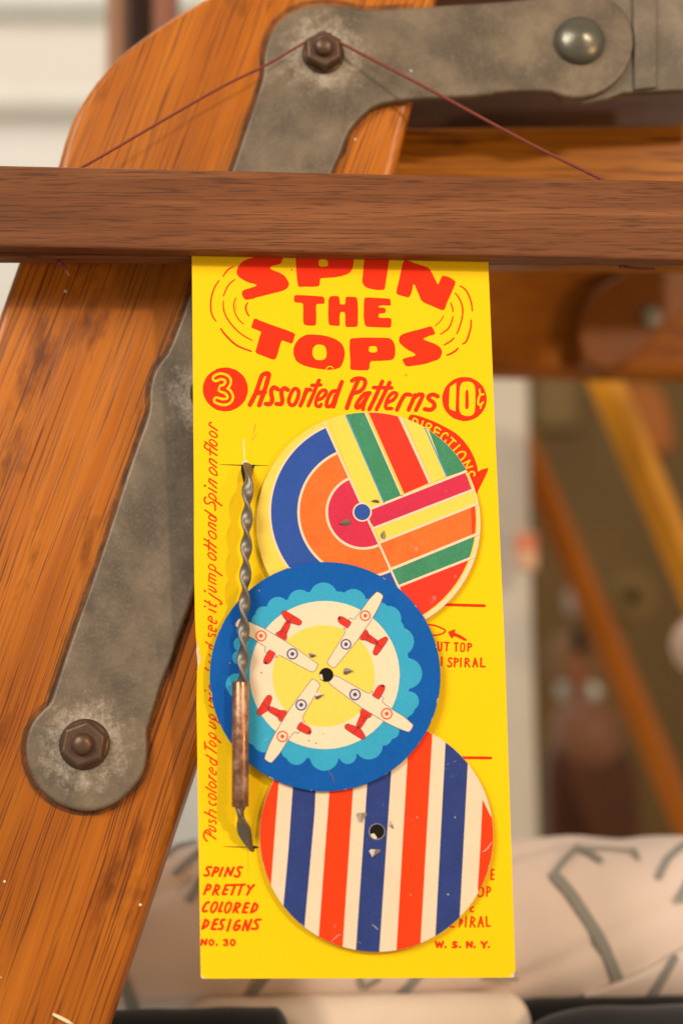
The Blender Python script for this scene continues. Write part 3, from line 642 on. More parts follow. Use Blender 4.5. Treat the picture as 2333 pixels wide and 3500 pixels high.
# ---- slits and stains
DARK = plain('dark slit', (.035, .022, .010), .8)
STAIN = ink('brown stain', (.62, .36, .02), .5)
T = Print(CARD, .000020); T.stroke([(750, 1588), (830, 1590), (918, 1591)], 3.6, 0, taper=.75); T.done('slit', [DARK, CARDEDGE, STAIN], card)
T = Print(CARD, .000026); T.poly([(824, 1588), (873, 1588), (866, 1605), (846, 1640), (832, 1650), (824, 1612)], 0); T.done('slit', [DARK, CARDEDGE, STAIN], card)
T = Print(CARD, .000036); T.stroke([(832, 1500), (834, 1540), (836, 1584)], 4.6, 1, taper=.5); T.done('torn_edge', [DARK, CARDEDGE, STAIN], card)
T = Print(CARD, .000029); T.poly([(826, 1578), (846, 1572), (848, 1588), (828, 1588)], 1); T.done('torn_edge', [DARK, CARDEDGE, STAIN], card)
T = Print(CARD, .000035); T.stroke([(759, 2893), (810, 2895), (888, 2896)], 3.0, 0, taper=.9); T.done('slit', [DARK, CARDEDGE, STAIN], card)
T = Print(CARD, .000023); T.stroke([(846, 2898), (848, 2940), (847, 2990)], 2.2, 2, taper=.6); T.done('stain', [DARK, CARDEDGE, STAIN], card)
T = Print(CARD, .000029); T.poly(circle((866, 2896), 17, 5, 20), 0); T.done('slit', [DARK, CARDEDGE, STAIN], card)
k4 = crop(640, 1380, 2.613)
T = Print(CARD, .000036); T.stroke(k4([(590, 270), (605, 200), (615, 180)]), 4.5, 2, taper=.8); T.done('stain', [DARK, CARDEDGE, STAIN], card)
T = Print(CARD, .000026); T.stroke(k4([(580, 340), (592, 300), (628, 268)]), 4, 2, taper=.8); T.done('stain', [DARK, CARDEDGE, STAIN], card)
T = Print(CARD, .000031); T.dot(e([(685, 128)])[0], 4.5, 2); T.done('stain', [DARK, CARDEDGE, STAIN], card)

# ================================================================== SPINNING DISCS
def disc(name, c, r, front, th, label, mat, edge):
    pl = YP(front)
    root = empty(name, pl.at(c[0], c[1] + r))
    tag(root, label, 'spinning disc')
    o = plate('board', circle(c, r, r * .996, 96), pl, th, [mat, edge], root)
    for f in o.data.polygons:
        if abs(f.normal.y) < .5: f.material_index = 1
    bevel(o, .00012, 1)
    return root, pl
PRONG = plain('tin prong', (.27, .215, .165), .35, .8, .2)
def prong(root, pl, a, b, c, lift=.0007):
    # bent tin tooth: base a-b on the board, tip c raised
    bm = bmesh.new()
    A, B_, C = pl.at(*a, -.0002), pl.at(*b, -.0002), pl.at(*c, lift)
    Mi = (A + B_) / 2 + pl.n * .0006
    D_ = pl.at(*c, -.0001)
    vs = [bm.verts.new(q) for q in (A, B_, C, Mi, D_)]
    for q in ((0, 3, 2), (3, 1, 2), (0, 2, 4), (1, 4, 2), (0, 1, 3)): bm.faces.new([vs[i] for i in q])
    bmesh.ops.recalc_face_normals(bm, faces=bm.faces)
    obj('prong', bm, PRONG, root)
PAPEREDGE = ink('pale board edge', (.66, .48, .34), .8, .15, 300)
# --- disc 1, coloured bands
C1 = (1258, 1790); R1 = 383
d1, p1 = disc('spinning_disc', C1, R1, -.0016, .0009, 'multicoloured disc of arcs and stripes, uppermost of the three on the card', CREAM, PAPEREDGE)
kk = crop(840, 1380, 1.742); s1 = 1.742
cc1 = circle(C1, R1 - 1.0, (R1 - 1) * .996, 96)
DY = ink('pale yellow ink', (.87, .62, .085), .5, .05, 90, .06); DG = ink('green ink', (.055, .255, .130), .5, .2, 160, .12); DR = ink('poppy ink', (.78, .040, .018), .5, .1, 90, .15)
DP = ink('magenta ink', (.62, .030, .075), .5, .12, 90, .2); DO = ink('orange ink', (.80, .165, .028), .5, .24, 160, .2); DB = ink('blue ink', (.030, .085, .36), .5, .1, 100, .15); LB = ink('light blue ink', (.05, .33, .62), .5)
def piece(root, pl, name, pts, mat, cl_, lv):
    T = Print(pl, .00002 + lv * .000012); T.poly(pts, 0, 0, 0, cl_)
    if len(T.bm.faces): return T.done(name, [mat], root)
def line_piece(root, pl, name, p0, p1_, w, mat, cl_, lv):
    dx, dy = p1_[0] - p0[0], p1_[1] - p0[1]; l = math.hypot(dx, dy); nx, ny = -dy / l * w / 2, dx / l * w / 2
    return piece(root, pl, name, [(p0[0] + nx, p0[1] + ny), (p1_[0] + nx, p1_[1] + ny), (p1_[0] - nx, p1_[1] - ny), (p0[0] - nx, p0[1] - ny)], mat, cl_, lv)
piece(d1, p1, 'yellow_ground', circle((C1[0] - 11, C1[1] - 13), R1 + 2), DY, cc1, 0)
hub = kk([(698, 645)])[0]
ln0, ln1 = kk([(440, 52)])[0], kk([(935, 1152)])[0]
ang0 = math.atan2(ln0[1] - hub[1], ln0[0] - hub[0]); ang1 = math.atan2(ln1[1] - hub[1], ln1[0] - hub[0])
def half(r, k=60):
    # arc on the left of the dividing line, from the lower end round to the upper end
    a1 = ang1; a0 = ang0 + 2 * math.pi
    return [(hub[0] + r * math.cos(a1 + (a0 - a1) * i / k), hub[1] + r * math.sin(a1 + (a0 - a1) * i / k)) for i in range(k + 1)]
for lv, (r, m, nm) in enumerate(((562, CREAM, 'arc_line'), (548, DB, 'arc_band'), (392, CREAM, 'arc_line'), (377, DO, 'arc_band'), (224, CREAM, 'arc_line'), (209, DP, 'arc_band'))):
    piece(d1, p1, nm, half(r / s1), m, cc1, 1 + lv)
# ground to the right of the line
quads = [('stripe', [(465, 20), (580, 20), (822, 590), (750, 622), (690, 620)], DY), ('stripe', [(582, 30), (695, 25), (922, 550), (825, 588)], DG),
         ('stripe', [(712, 20), (905, 20), (905, 80), (1087, 472), (938, 537)], DR), ('stripe', [(925, 60), (1065, 100), (1192, 434), (1105, 468)], DY), ('stripe', [(1055, 110), (1200, 130), (1330, 300), (1340, 385), (1200, 432)], DG),
         ('stripe', [(720, 640), (1420, 368), (1420, 480), (765, 738), (700, 645)], DP), ('stripe', [(765, 745), (1420, 492), (1420, 572), (795, 822)], DY), ('stripe', [(800, 832), (1420, 585), (1420, 750), (860, 975)], DO),
         ('stripe', [(865, 995), (1420, 765), (1420, 880), (905, 1082)], DG), ('stripe', [(912, 1095), (1420, 890), (1330, 1100), (1050, 1320), (960, 1200)], DR)]
rimc = circle((C1[0] - 13, C1[1] - 13), R1 - 3)
right_half = [ln0, (ln0[0] + 900, ln0[1]), (ln0[0] + 900, ln1[1]), ln1]
for i, (nm, pts, m) in enumerate(quads):
    pc = clip(kk(pts), cc1)
    pc = clip(pc, rimc) if i > 4 else pc
    if pc: piece(d1, p1, nm, pc, m, None, 9 + (i % 2))
piece(d1, p1, 'overprint', clip(kk([(1338, 618), (1420, 585), (1420, 750), (1345, 782)]), cc1), ink('red overprint', (.80, .055, .016), .5), rimc, 12)
for x in (([(577, 30), (822, 590)], 7, LB), ([(695, 20), (928, 550)], 9, CREAM), ([(712, 20), (940, 540)], 6, DY), ([(910, 60), (1096, 472)], 17, CREAM), ([(1050, 112), (1195, 434)], 8, LB),
          ([(725, 632), (1420, 358)], 14, CREAM), ([(750, 745), (1420, 485)], 14, CREAM), ([(785, 831), (1420, 578)], 14, CREAM), ([(850, 990), (1420, 757)], 16, CREAM), ([(900, 1090), (1420, 886)], 14, CREAM)):
    q0, q1 = kk(x[0]); line_piece(d1, p1, 'stripe_line', q0, q1, x[1] / s1, x[2], cc1, 13)
line_piece(d1, p1, 'dividing_line', ln0, ln1, 13 / s1, CREAM, cc1, 14)
hb = kk([(692, 645)])[0]
piece(d1, p1, 'hub_ring', circle(hb, 57 / s1), CREAM, None, 16); piece(d1, p1, 'hub_dot', circle(hb, 48 / s1), DB, None, 17)
for t in (((612, 672), (625, 738), (555, 712)), ((800, 600), (782, 565), (745, 578)), ((785, 792), (842, 815), (822, 755))): prong(d1, p1, *kk(t))
# --- disc 3, barber stripes
C3 = (1286, 2857); R3 = 399
d3, p3 = disc('spinning_disc', C3, R3, -.0020, .0009, 'cream disc with red and blue barber stripes, lowest on the card', CREAM, PAPEREDGE)
cc3 = circle(C3, R3 - .8, (R3 - .8) * .996, 96); mm = crop(820, 2480, 1.6333)
SR = ink('stripe red', (.86, .050, .006), .5, .08, 80, .1); SB = ink('stripe navy', (.030, .052, .205), .5, .2, 120, .14)
for pts, m in (([(40, 240), (222, 240), (200, 520), (172, 900), (40, 900)], SR), ([(302, 240), (428, 240), (415, 500), (358, 1140), (350, 1200), (225, 1200), (270, 700)], SB),
               ([(508, 240), (638, 240), (568, 1300), (430, 1300)], SR), ([(718, 200), (847, 200), (772, 1330), (641, 1330)], SB), ([(946, -20), (1076, -20), (1000, 1330), (868, 1330)], SR), ([(1152, -20), (1282, -20), (1218, 1200), (1084, 1280)], SB),
               ([(1352, 412), (1385, 480), (1425, 560), (1425, 700), (1330, 990), (1326, 900), (1342, 640)], SR)):
    piece(d3, p3, 'stripe', mm(pts), m, cc3, 1)
HOLEM = plain('dark hole', (.010, .007, .005), .9)  # flat dark colour stands in for the shade inside a hole
RIMM = ink('hole rim', (.28, .24, .26), .7)
hc = mm([(763, 592)])[0]
piece(d3, p3, 'hole_rim', circle(hc, 46 / 1.6333), RIMM, None, 3); piece(d3, p3, 'hole', circle((hc[0] + .5, hc[1] - .5), 41 / 1.6333), HOLEM, None, 4)
piece(d3, p3, 'hole_fleck', mm([(728, 606), (748, 602), (766, 628), (750, 633), (735, 622)]), CREAM, None, 5)
for t in (((638, 488), (720, 484), (672, 540)), ((835, 520), (862, 585), (838, 560)), ((712, 690), (798, 690), (738, 735))): prong(d3, p3, *mm(t))
SCR = ink('pale scratch', (.52, .38, .34), .7)
T = Print(p3, .00008)
for pts, w in (([(1405, 650), (1375, 690), (1350, 705)], 4), ([(510, 1205), (545, 1172), (562, 1165)], 2.5), ([(1155, 220), (1165, 210)], 2.5), ([(1190, 205), (1205, 195)], 2.5), ([(735, 1110), (755, 1125), (770, 1140)], 3), ([(655, 1205), (675, 1215)], 3)):
    T = Print(p3, .00008); T.stroke(mm(pts), w, 0, taper=.7); T.done('scratch', [SCR], d3)
for p, r in (((988, 512), 2.4), ((1198, 512), 2.6), ((1160, 942), 3.2), ((950, 945), 2)): T = Print(p3, .00008); T.dot(mm([p])[0], r); T.done('scuff_spot', [SCR], d3)
# --- disc 2, aeroplanes
C2 = (1110.5, 2313); R2 = 394
NAVY = ink('cobalt ink', (.004, .100, .400), .48, .16, 90, .06, (.42, .28, .22))
d2, p2 = disc('spinning_disc', C2, R2, -.0033, .0009, 'blue disc with four toy airplanes circling a sun, overlapping the other two', NAVY, PAPEREDGE)
ll = crop(680, 1880, 1.742); sL = 1.742
TEAL = ink('teal ink', (.040, .370, .560), .5, .10, 90, .15); SUN = ink('sun yellow ink', (.88, .62, .095), .5, .04); WHT = ink('ring cream', (.82, .66, .45), .55, .07, 30)
T = Print(p2, .00002, .0000006)
T.poly(circle(ll([(752, 745)])[0], 505 / sL), 0)
for x, y, r in ((740, 275, 82), (600, 308, 72), (470, 345, 66), (385, 385, 50), (355, 420, 42), (918, 308, 76), (1000, 330, 40), (1075, 365, 54), (1125, 410, 78), (1195, 545, 84), (1160, 470, 60), (1235, 735, 92), (1250, 900, 58), (1215, 930, 70), (1180, 1000, 60), (1145, 1080, 45),
                (1095, 1110, 55), (1010, 1165, 82), (885, 1222, 52), (745, 1228, 86), (580, 1215, 64), (530, 1200, 40), (390, 1130, 75), (330, 1110, 50), (225, 800, 82 * .8), (240, 640, 42), (250, 560, 44), (230, 830, 55), (265, 480, 40), (300, 990, 70), (330, 1050, 80), (270, 900, 60)):
    T.poly(circle(ll([(x, y)])[0], r / sL, k=40), 0)
T.done('cloud_ring', [TEAL], d2)
piece(d2, p2, 'white_ring', circle(ll([(747, 744)])[0], 446 / sL, 441 / sL), WHT, None, 3)
piece(d2, p2, 'sun', circle(ll([(741, 750)])[0], 304 / sL, 302 / sL), SUN, None, 4)
OUT = ink('outline ink', (.17, .12, .17), .5); PR = ink('plane red', (.72, .040, .025), .5, .15); PRD = ink('plane dark', (.10, .02, .035), .5); RR = ink('roundel red', (.82, .09, .03), .5); RB = ink('roundel blue', (.04, .07, .28), .5)
pn = crop(1080, 1980, 5.6)
def plane(blue, red):
    b0, r0 = pn([(570, 1245)])[0], pn([(938, 697)])[0]
    z0 = complex(r0[0] - b0[0], r0[1] - b0[1]); z1 = complex(red[0] - blue[0], red[1] - blue[1]); q = z1 / z0; sc = abs(q) / 5.6
    def tr(pts):
        o = []
        for x, y in pn(pts):
            z = (complex(x - b0[0], y - b0[1])) * q; o.append((blue[0] + z.real, blue[1] + z.imag))
        return o
    wing = [(1160, 240), (1210, 255), (1275, 310), (1265, 370), (1200, 520), (1080, 740), (930, 960), (800, 1150), (600, 1400), (375, 1670), (330, 1695), (250, 1645), (215, 1590), (250, 1510), (400, 1270), (560, 1010), (530, 960), (525, 930), (600, 935), (670, 830), (615, 775), (680, 740), (720, 770), (860, 600), (1000, 400), (1130, 265)]
    T = Print(p2, .00009, .000002)
    rear = [(930, 965), (980, 985), (1010, 1050), (1150, 1150), (1180, 1200), (1120, 1250), (950, 1170), (880, 1165), (820, 1130)]
    tail = [(1320, 1100), (1360, 1115), (1370, 1160), (1300, 1270), (1200, 1410), (1150, 1455), (1100, 1440), (1085, 1395), (1120, 1300), (1160, 1200), (1220, 1150)]
    nose = [(430, 710), (480, 710), (560, 745), (685, 835), (610, 940), (560, 920), (450, 850), (405, 790)]
    for sh in (rear, tail): T.poly(tr(sh), 1, 1)
    for sh in (rear, tail): T.stroke(tr(sh), 9 * sc, 4, True, 2)
    T.stroke(tr([(1120, 1180), (1180, 1240), (1250, 1310)]), 10 * sc, 4); T.stroke(tr([(930, 1040), (1060, 1140)]), 8 * sc, 4); T.stroke(tr([(1010, 1050), (960, 1170)]), 7 * sc, 4)
    T.poly(tr(wing), 0, 1); T.stroke(tr(wing), 11 * sc, 5, True, 2)
    T.poly(tr(nose), 1, 1); T.stroke(tr(nose[:4]), 8 * sc, 4); T.dot(tr([(440, 748)])[0], 27 * sc, 4)
    rnd = []
    for c_, mi in (((938, 697), 2), ((570, 1245), 3)):
        c_ = tr([c_])[0]
        rnd.append((c_, mi))
    ap = T.done('airplane_print', [WHT, PR, RR, RB, PRD, OUT], d2)
    for c_, mi in rnd:
        T = Print(p2, .000125, .000002); T.dot(c_, 104 * sc, 1); T.dot(c_, 78 * sc, 0); T.dot(c_, 37 * sc, 1)
        T.done('roundel', [WHT, RR if mi == 2 else RB], ap)
plane((1181.8, 2202.3), (1247.5, 2104.5)); plane((1212.7, 2374), (1321, 2439.6)); plane((1028.8, 2409.3), (964.8, 2517.3)); plane((998.9, 2235), (892.1, 2173.4))
hc = ll([(757, 743)])[0]
piece(d2, p2, 'hole', circle(hc, 42 / sL), HOLEM, None, 16)
piece(d2, p2, 'hole_fleck', ll([(716, 742), (732, 740), (738, 775), (728, 770), (718, 758)]), CREAM, None, 17)
for t in (((645, 605), (668, 650), (698, 625)), ((862, 692), (858, 755), (918, 718)), ((688, 838), (695, 905), (742, 858))): prong(d2, p2, *ll(t))
T = Print(p2, .00014)
ST2 = ink('faint rust stain', (.50, .28, .13), .6)
for pts, w in (([(765, 1310), (790, 1345), (805, 1385)], 4),): T.stroke(ll(pts), w, 0, taper=.6); T.done('scratch', [ink('scuff', (.10, .12, .22), .6)], d2)
for p, r in (((655, 1135), 3.2), ((695, 1150), 3), ((372, 730), 3.5), ((185, 672), 2.2), ((358, 242), 2.6), ((740, 1095), 2), ((905, 830), 2.2)): T = Print(p2, .00014); T.dot(ll([p])[0], r, 0); T.done('stain_spot', [ST2], d2)

# worn rims: paper shows where the ink has rubbed off the edge
RUB = ink('rubbed rim', (.66, .47, .36), .8, .2, 400)
for root, pl, C, Rr, cl_, angs in ((d2, p2, C2, R2, circle(C2, R2 - .4, (R2 - .4) * .996, 96), (12, 22, 35, 58, 80, 97, 118, 150, 171, 205, 228, 252, 266, 285, 301, 322, 345)), (d1, p1, C1, R1, cc1, (205, 222, 240, 268, 292, 310, 328)), (d3, p3, C3, R3, cc3, (15, 40, 75, 100, 130, 165, 300, 330))):
    for an in angs:
        a_ = math.radians(an); wd = random.uniform(.006, .03); dp_ = random.uniform(1.5, 5.0)
        pts = [(C[0] + (Rr + 3) * math.cos(a_ + wd * t), C[1] + (Rr + 3) * math.sin(a_ + wd * t)) for t in (-1.2, 0, 1.2)] + [(C[0] + (Rr - dp_ * q) * math.cos(a_ + wd * t), C[1] + (Rr - dp_ * q) * math.sin(a_ + wd * t)) for t, q in ((1, .3), (.5, .9), (0, .7), (-.4, 1.0), (-1, .2))]
        T = Print(pl, .00021); T.poly(pts, 0, 1, 0, cl_)
        if len(T.bm.faces): T.done('rim_wear', [RUB], root)

# ================================================================== SPIRAL ROD + SLEEVE
rod = empty('spiral_rod', YP(-.004).at(857, 2896))
tag(rod, 'twisted steel spiral rod with brown copper sleeve threaded through the card', 'spiral rod')
TWIST = plain('twisted steel', (.205, .18, .15), .46, .85, .18, 260, .12, 900)
COPPER, N_, L_, B_ = newmat('tarnished copper')
g_ = N_.new('ShaderNodeNewGeometry').outputs['Position']
fA = noise(N_, L_, g_, 220, 5, .65)
L_.new(ramp(N_, L_, fA, [(.30, (.20, .085, .045)), (.5, (.38, .185, .105)), (.68, (.52, .36, .25))]), B_.inputs['Base Color'])
L_.new(ramp(N_, L_, fA, [(.35, (.25, .25, .25)), (.65, (.5, .5, .5))]), B_.inputs['Roughness']); B_.inputs['Metallic'].default_value = .8
bump(N_, L_, B_, noise(N_, L_, g_, 500, 4), .25, .0003)
keys = [(849, 1586, .0012), (848, 1618, -.0022), (846.7, 1667, -.0050), (843.6, 1763, -.0062), (841.7, 1858, -.0064), (839, 1954, -.0064), (836, 2050, -.0064), (833, 2145, -.0064), (830, 2240, -.0064), (828, 2330, -.0064), (823, 2560, -.0064), (821.5, 2755, -.0060), (824, 2786, -.0054), (833, 2835, -.0036), (848, 2872, -.0010), (860, 2898, .0014)]
path = catmull(keys, False, 14)
bm = bmesh.new(); rings = []
sec = [(math.copysign(abs(math.cos(t)) ** .75, math.cos(t)), math.copysign(abs(math.sin(t)) ** .75, math.sin(t))) for t in [2 * math.pi * i / 20 for i in range(20)]]
wp = [YP(z).at(x, y) for x, y, z in path]
for i, p in enumerate(wp):
    t = (wp[min(i + 1, len(wp) - 1)] - wp[max(i - 1, 0)]).normalized()
    u = Vector((1, 0, 0)); u = (u - t * u.dot(t)).normalized(); w_ = t.cross(u)
    y = path[i][1]
    ph = -math.pi * (y - 1724) / 95.7 + math.pi / 2 if y < 2560 else -math.pi * (y - 2786) / 100 + math.pi / 2
    ca, sa = math.cos(ph), math.sin(ph)
    hw, ht = .00186, .00088
    if y > 2800: hw *= 1 + .12 * math.sin(min(1, (y - 2800) / 60) * math.pi)
    rings.append([bm.verts.new(p + (u * (ca * cx * hw - sa * cy * ht) + w_ * (sa * cx * hw + ca * cy * ht))) for cx, cy in sec])
for A, Bq in zip(rings, rings[1:]):
    for k in range(20): bm.faces.new((A[k], A[(k + 1) % 20], Bq[(k + 1) % 20], Bq[k]))
bm.faces.new(rings[0]); bm.faces.new(rings[-1]); bmesh.ops.recalc_face_normals(bm, faces=bm.faces)
obj('twisted_wire', bm, TWIST, rod, True)
top = YP(-.0064).at(822.5, 2330); bot = YP(-.0062).at(820.8, 2757)
ax = (top - bot).normalized(); u = Vector((0, -1, 0)); u = (u - ax * u.dot(ax)).normalized(); w_ = ax.cross(u); Ls = (top - bot).length
o = obj('sleeve', lathe_bm(bot, u, w_, ax, [(.0019, .002), (.0019, 0), (.00245, 0), (.00255, .0002), (.00255, Ls - .0002), (.00245, Ls), (.0019, Ls), (.0019, Ls - .002)], 40), COPPER, rod, True)
bevel(o, .0001, 1, 50)

# ================================================================== CORD
CORD = plain('brown red cord', (.20, .050, .032), .8, 0, .25, 900, .5, 2200)
nb = BRK.up(.0030)
c1 = crop(0, 0, 1.3067); c2 = crop(1133, 0, 1.3067)
def cp(pt, t):    # t 0 at the rail, 1 at the nut
    x, y = pt
    Y0 = .0003 * (1 - t); P_ = nb.at(x, y); Q_ = YP(-.0002).at(x, y)
    return Q_.lerp(P_, t)
Lp = c1([(350, 752), (420, 718), (950, 410), (1180, 295), (1360, 190), (1400, 166)]); Lt = [0, .05, .62, .80, .95, 1]
Mp = c1([(1425, 152), (1470, 152)]); Rp = c2([(0, 165), (40, 192), (400, 380), (880, 640), (1180, 788), (1240, 822)]); Rt = [1, .97, .70, .30, .05, 0]
pts = [cp(p, t) for p, t in zip(Lp, Lt)] + [cp(p, 1) for p in Mp] + [cp(p, t) for p, t in zip(Rp, Rt)]
cr = empty('hanging_cord', YP(0).at(205, 960)); tag(cr, 'thin red brown cord looped over the upper nut and tied to the rail', 'cord')
pts = [Vector(p) for p in catmull([tuple(p) for p in pts], False, 8)]
obj('cord', tube_bm(pts, [.00042 + .00018 * i / len(pts) for i in range(len(pts))], 8), CORD, cr, True)
cv = crop(0, 860, 2.24)
def knot(pl, c_, r):
    bm = bmesh.new(); bmesh.ops.create_icosphere(bm, subdivisions=2, radius=r)
    for q in bm.verts: q.co += q.normal * random.uniform(-.15, .15) * r
    bm.transform(Matrix.Translation(pl.at(*c_))); return obj('knot', bm, CORD, cr, True)
pk = YP(.0035)
knot(pk, cv([(455, 92)])[0], .0011)
obj('cord_tail', tube_bm([pk.at(*p) for p in cv([(470, 92), (495, 120), (515, 160), (532, 195)])], .00055, 8), CORD, cr, True)
cw = crop(1600, 850, 2.139)
knot(pk, cw([(1115, 122)])[0], .0010)
obj('cord_tail', tube_bm([pk.at(*p) for p in cw([(1120, 128), (1180, 140), (1270, 148), (1360, 150)])], .0005, 8), CORD, cr, True)

# ================================================================== FAR OBJECTS
# uprights at the upper left
for x0, x1, Y, m, lab in ((243, 284, .26, plain('brown upright', (.30, .155, .085), .5, 0, .2, 40), 'slim pale brown upright behind the post, next to the wall'),
                          (280, 356, .31, plain('near black gap panel', (.045, .020, .012), .5, 0, .2, 40), 'near black gap panel put in for the dark behind the slim brown one'),  # near black panel put in for the shaded gap between the uprights
                          (350, 404, .24, plain('mauve brown upright', (.26, .10, .055), .5, 0, .2, 40), 'reddish brown upright beside the near black gap panel')):
    (x0, x1) = (x0 * 1.4879, x1 * 1.4879)
    o = box_px('upright', x0, -900, x1, 2300, Y, .03, m, None, .003)
    tag(o, lab, 'wooden upright')

def bar3d(name, p0, p1, w, dpt, rot, mat, parent=None, bv=.002):
    ax = (p1 - p0).normalized(); u = Vector((0, -1, 0)); u = (u - ax * u.dot(ax)).normalized(); w_ = ax.cross(u)
    cu, su = math.cos(rot), math.sin(rot); U = u * cu + w_ * su; V_ = -u * su + w_ * cu
    f = [p0 + U * dpt / 2 + V_ * w / 2, p1 + U * dpt / 2 + V_ * w / 2, p1 + U * dpt / 2 - V_ * w / 2, p0 + U * dpt / 2 - V_ * w / 2]
    return solid(name, f + [q - U * dpt for q in f], mat, parent, bv)
# dark cabinet
cab = empty('dark_cabinet', YP(.85).at(*D([(1500, 2000)])[0])); tag(cab, 'dark olive brown cabinet behind the slanted legs', 'cabinet')
CB = plain('cabinet stain', (.105, .056, .010), .5, 0, .2, 14)
jamb = plate('white_column', D([(1060, 300), (1212, 300), (1222, 1250), (1252, 2400), (1060, 2400)]), YP(.40), .03, plain('column paint', (.52, .47, .385), .6, bs=.05), None, .006)
tag(jamb, 'plain off white column running down beside the yellow card', 'column')
plate('side', D([(1150, 500), (2300, 500), (2300, 2700), (1150, 2700)]), YP(.85), .3, CB, cab, .01)
plate('drawer_front', D([(1228, 840), (1330, 840), (1330, 985), (1232, 985)]), YP(.835), .014, plain('lighter drawer', (.16, .10, .032), .5), cab, .005)
LG = plain('slanted leg varnish', (.62, .26, .016), .35, 0, .15, 30)
LG2 = plain('brown leg varnish', (.33, .092, .004), .4, 0, .15, 30)
pY = YP(.36)
leg = bar3d('slanted_leg', pY.at(*D([(1330, 740)])[0]), pY.at(*D([(1700, 1600)])[0]), .0155, .0155, math.radians(-45), LG)
tag(leg, 'slanted bright orange wooden leg coming down below the reddish rail', 'chair leg')
blk = plate('armrest_end', chaikin(D([(1440, 870), (1520, 880), (1552, 1000), (1540, 1045), (1495, 1040), (1450, 960)]), 2), YP(.52), .03, plain('brown arm varnish', (.26, .075, .004), .5, 0, .15, 30), None, .004)
tag(blk, 'stubby brown wooden arm end right of the bright slanted leg', 'chair arm')
pY = YP(.47)
leg2 = bar3d('slanted_leg', pY.at(*D([(1150, 900)])[0]), pY.at(*D([(1660, 2090)])[0]), .0150, .016, math.radians(30), LG2)
tag(leg2, 'slanted dull brown wooden leg left of the round wheel', 'chair leg')
whl = empty('wooden_wheel', YP(.55).at(*D([(1449, 1440)])[0])); tag(whl, 'round olive wooden wheel between the two slanted legs', 'wheel')
wc = YP(.55).at(*D([(1449, 1375)])[0]); X_, Z_, NY = Vector((1, 0, 0)), Vector((0, 0, 1)), Vector((0, -1, 0))
obj('rim', lathe_bm(wc, X_, Z_, NY, [(.004, 0), (.006, .004), (.016, .005), (.0185, .002), (.0185, -.008), (.004, -.008), (.004, 0)], 40), plain('olive wood', (.15, .090, .025), .5), whl, True)
obj('axle', lathe_bm(wc, X_, Z_, NY, [(.0040, -.006), (.0040, -.001), (0, -.0005)], 20), HOLEM, whl, True)
glb = obj('lamp_globe', lathe_bm(YP(.30).at(*D([(1600, 1545)])[0]), X_, NY, Z_, [(0.0001, -.001), (.006, 0), (.0115, .006), (.0135, .014), (.0115, .022), (.006, .028), (.0001, .029)], 32), plain('pale pink glaze', (.70, .50, .37), .3), None, True)
tag(glb, 'pale pinkish round globe beside the slanted legs', 'globe')
# striped spool against the pale wall
sp0 = YP(.375).at(*D([(1209, 1310)])[0])
spl = empty('striped_spool', sp0); tag(spl, 'small peach spool with red and yellow bands at the cabinet edge', 'spool')
obj('core', lathe_bm(sp0, X_, NY, Z_, [(.0001, 0), (.0060, 0), (.0065, .002), (.0065, .020), (.0060, .022), (.0001, .022)], 28), plain('peach', (.70, .42, .26), .5), spl, True)
for zz, m in ((.0145, RED), (.0110, DO), (.0180, DO)):
    obj('band', lathe_bm(sp0 + Vector((0, 0, zz)), X_, NY, Z_, [(.0064, 0), (.0068, .0003), (.0068, .0016), (.0064, .0019)], 28), m, spl, True)
# brown leather bag
bag = empty('leather_bag', YP(.6).at(*D([(1350, 1960)])[0])); tag(bag, 'brown leather bag with two pale buckles left of the dull brown leg', 'bag')
L1 = plain('dark leather', (.070, .020, .004), .45, 0, .3, 60, .3, 300); L2 = plain('tan leather', (.20, .085, .040), .4, 0, .3, 50, .3, 300)
def blob(name, px, py, rx, ry, Y, ryd, mat, parent):
    pl = YP(Y); c = pl.at(*D([(px, py)])[0]); k = (pl.at(*D([(px + 100, py)])[0]) - c).length / 100
    bm = bmesh.new(); bmesh.ops.create_uvsphere(bm, u_segments=28, v_segments=18, radius=1)
    for q in bm.verts:
        for i_ in range(3): q.co[i_] = math.copysign(abs(q.co[i_]) ** .85, q.co[i_])
    bm.transform(Matrix.Translation(c) @ Matrix.Diagonal((rx * k, ryd, ry * k, 1))); return obj(name, bm, mat, parent, True)
plate('body', chaikin(D([(1262, 1740), (1300, 1700), (1430, 1700), (1470, 1760), (1500, 2080), (1262, 2080)]), 2), YP(.58), .05, L1, bag, .012)
blob('flap', 1345, 1690, 78, 85, .60, .03, L2, bag)
blob('upper_flap', 1320, 1520, 62, 70, .64, .02, plain('worn leather', (.20, .10, .04), .5, 0, .3, 60), bag)
for x in (1296, 1358): blob('buckle', x, 1588, 22 if x > 1300 else 18, 20, .545, .006, plain('pale metal buckle', (.50, .49, .41), .35, .4), bag)
blob('strap', 1325, 1560, 13, 55, .54, .006, plain('red brown strap', (.30, .085, .035), .5), bag)
blob('loop', 1328, 1470, 14, 30, .60, .008, HOLEM, bag)
blob('knob', 1318, 1382, 20, 34, .60, .012, plain('mauve grey knob', (.36, .25, .19), .4), bag)

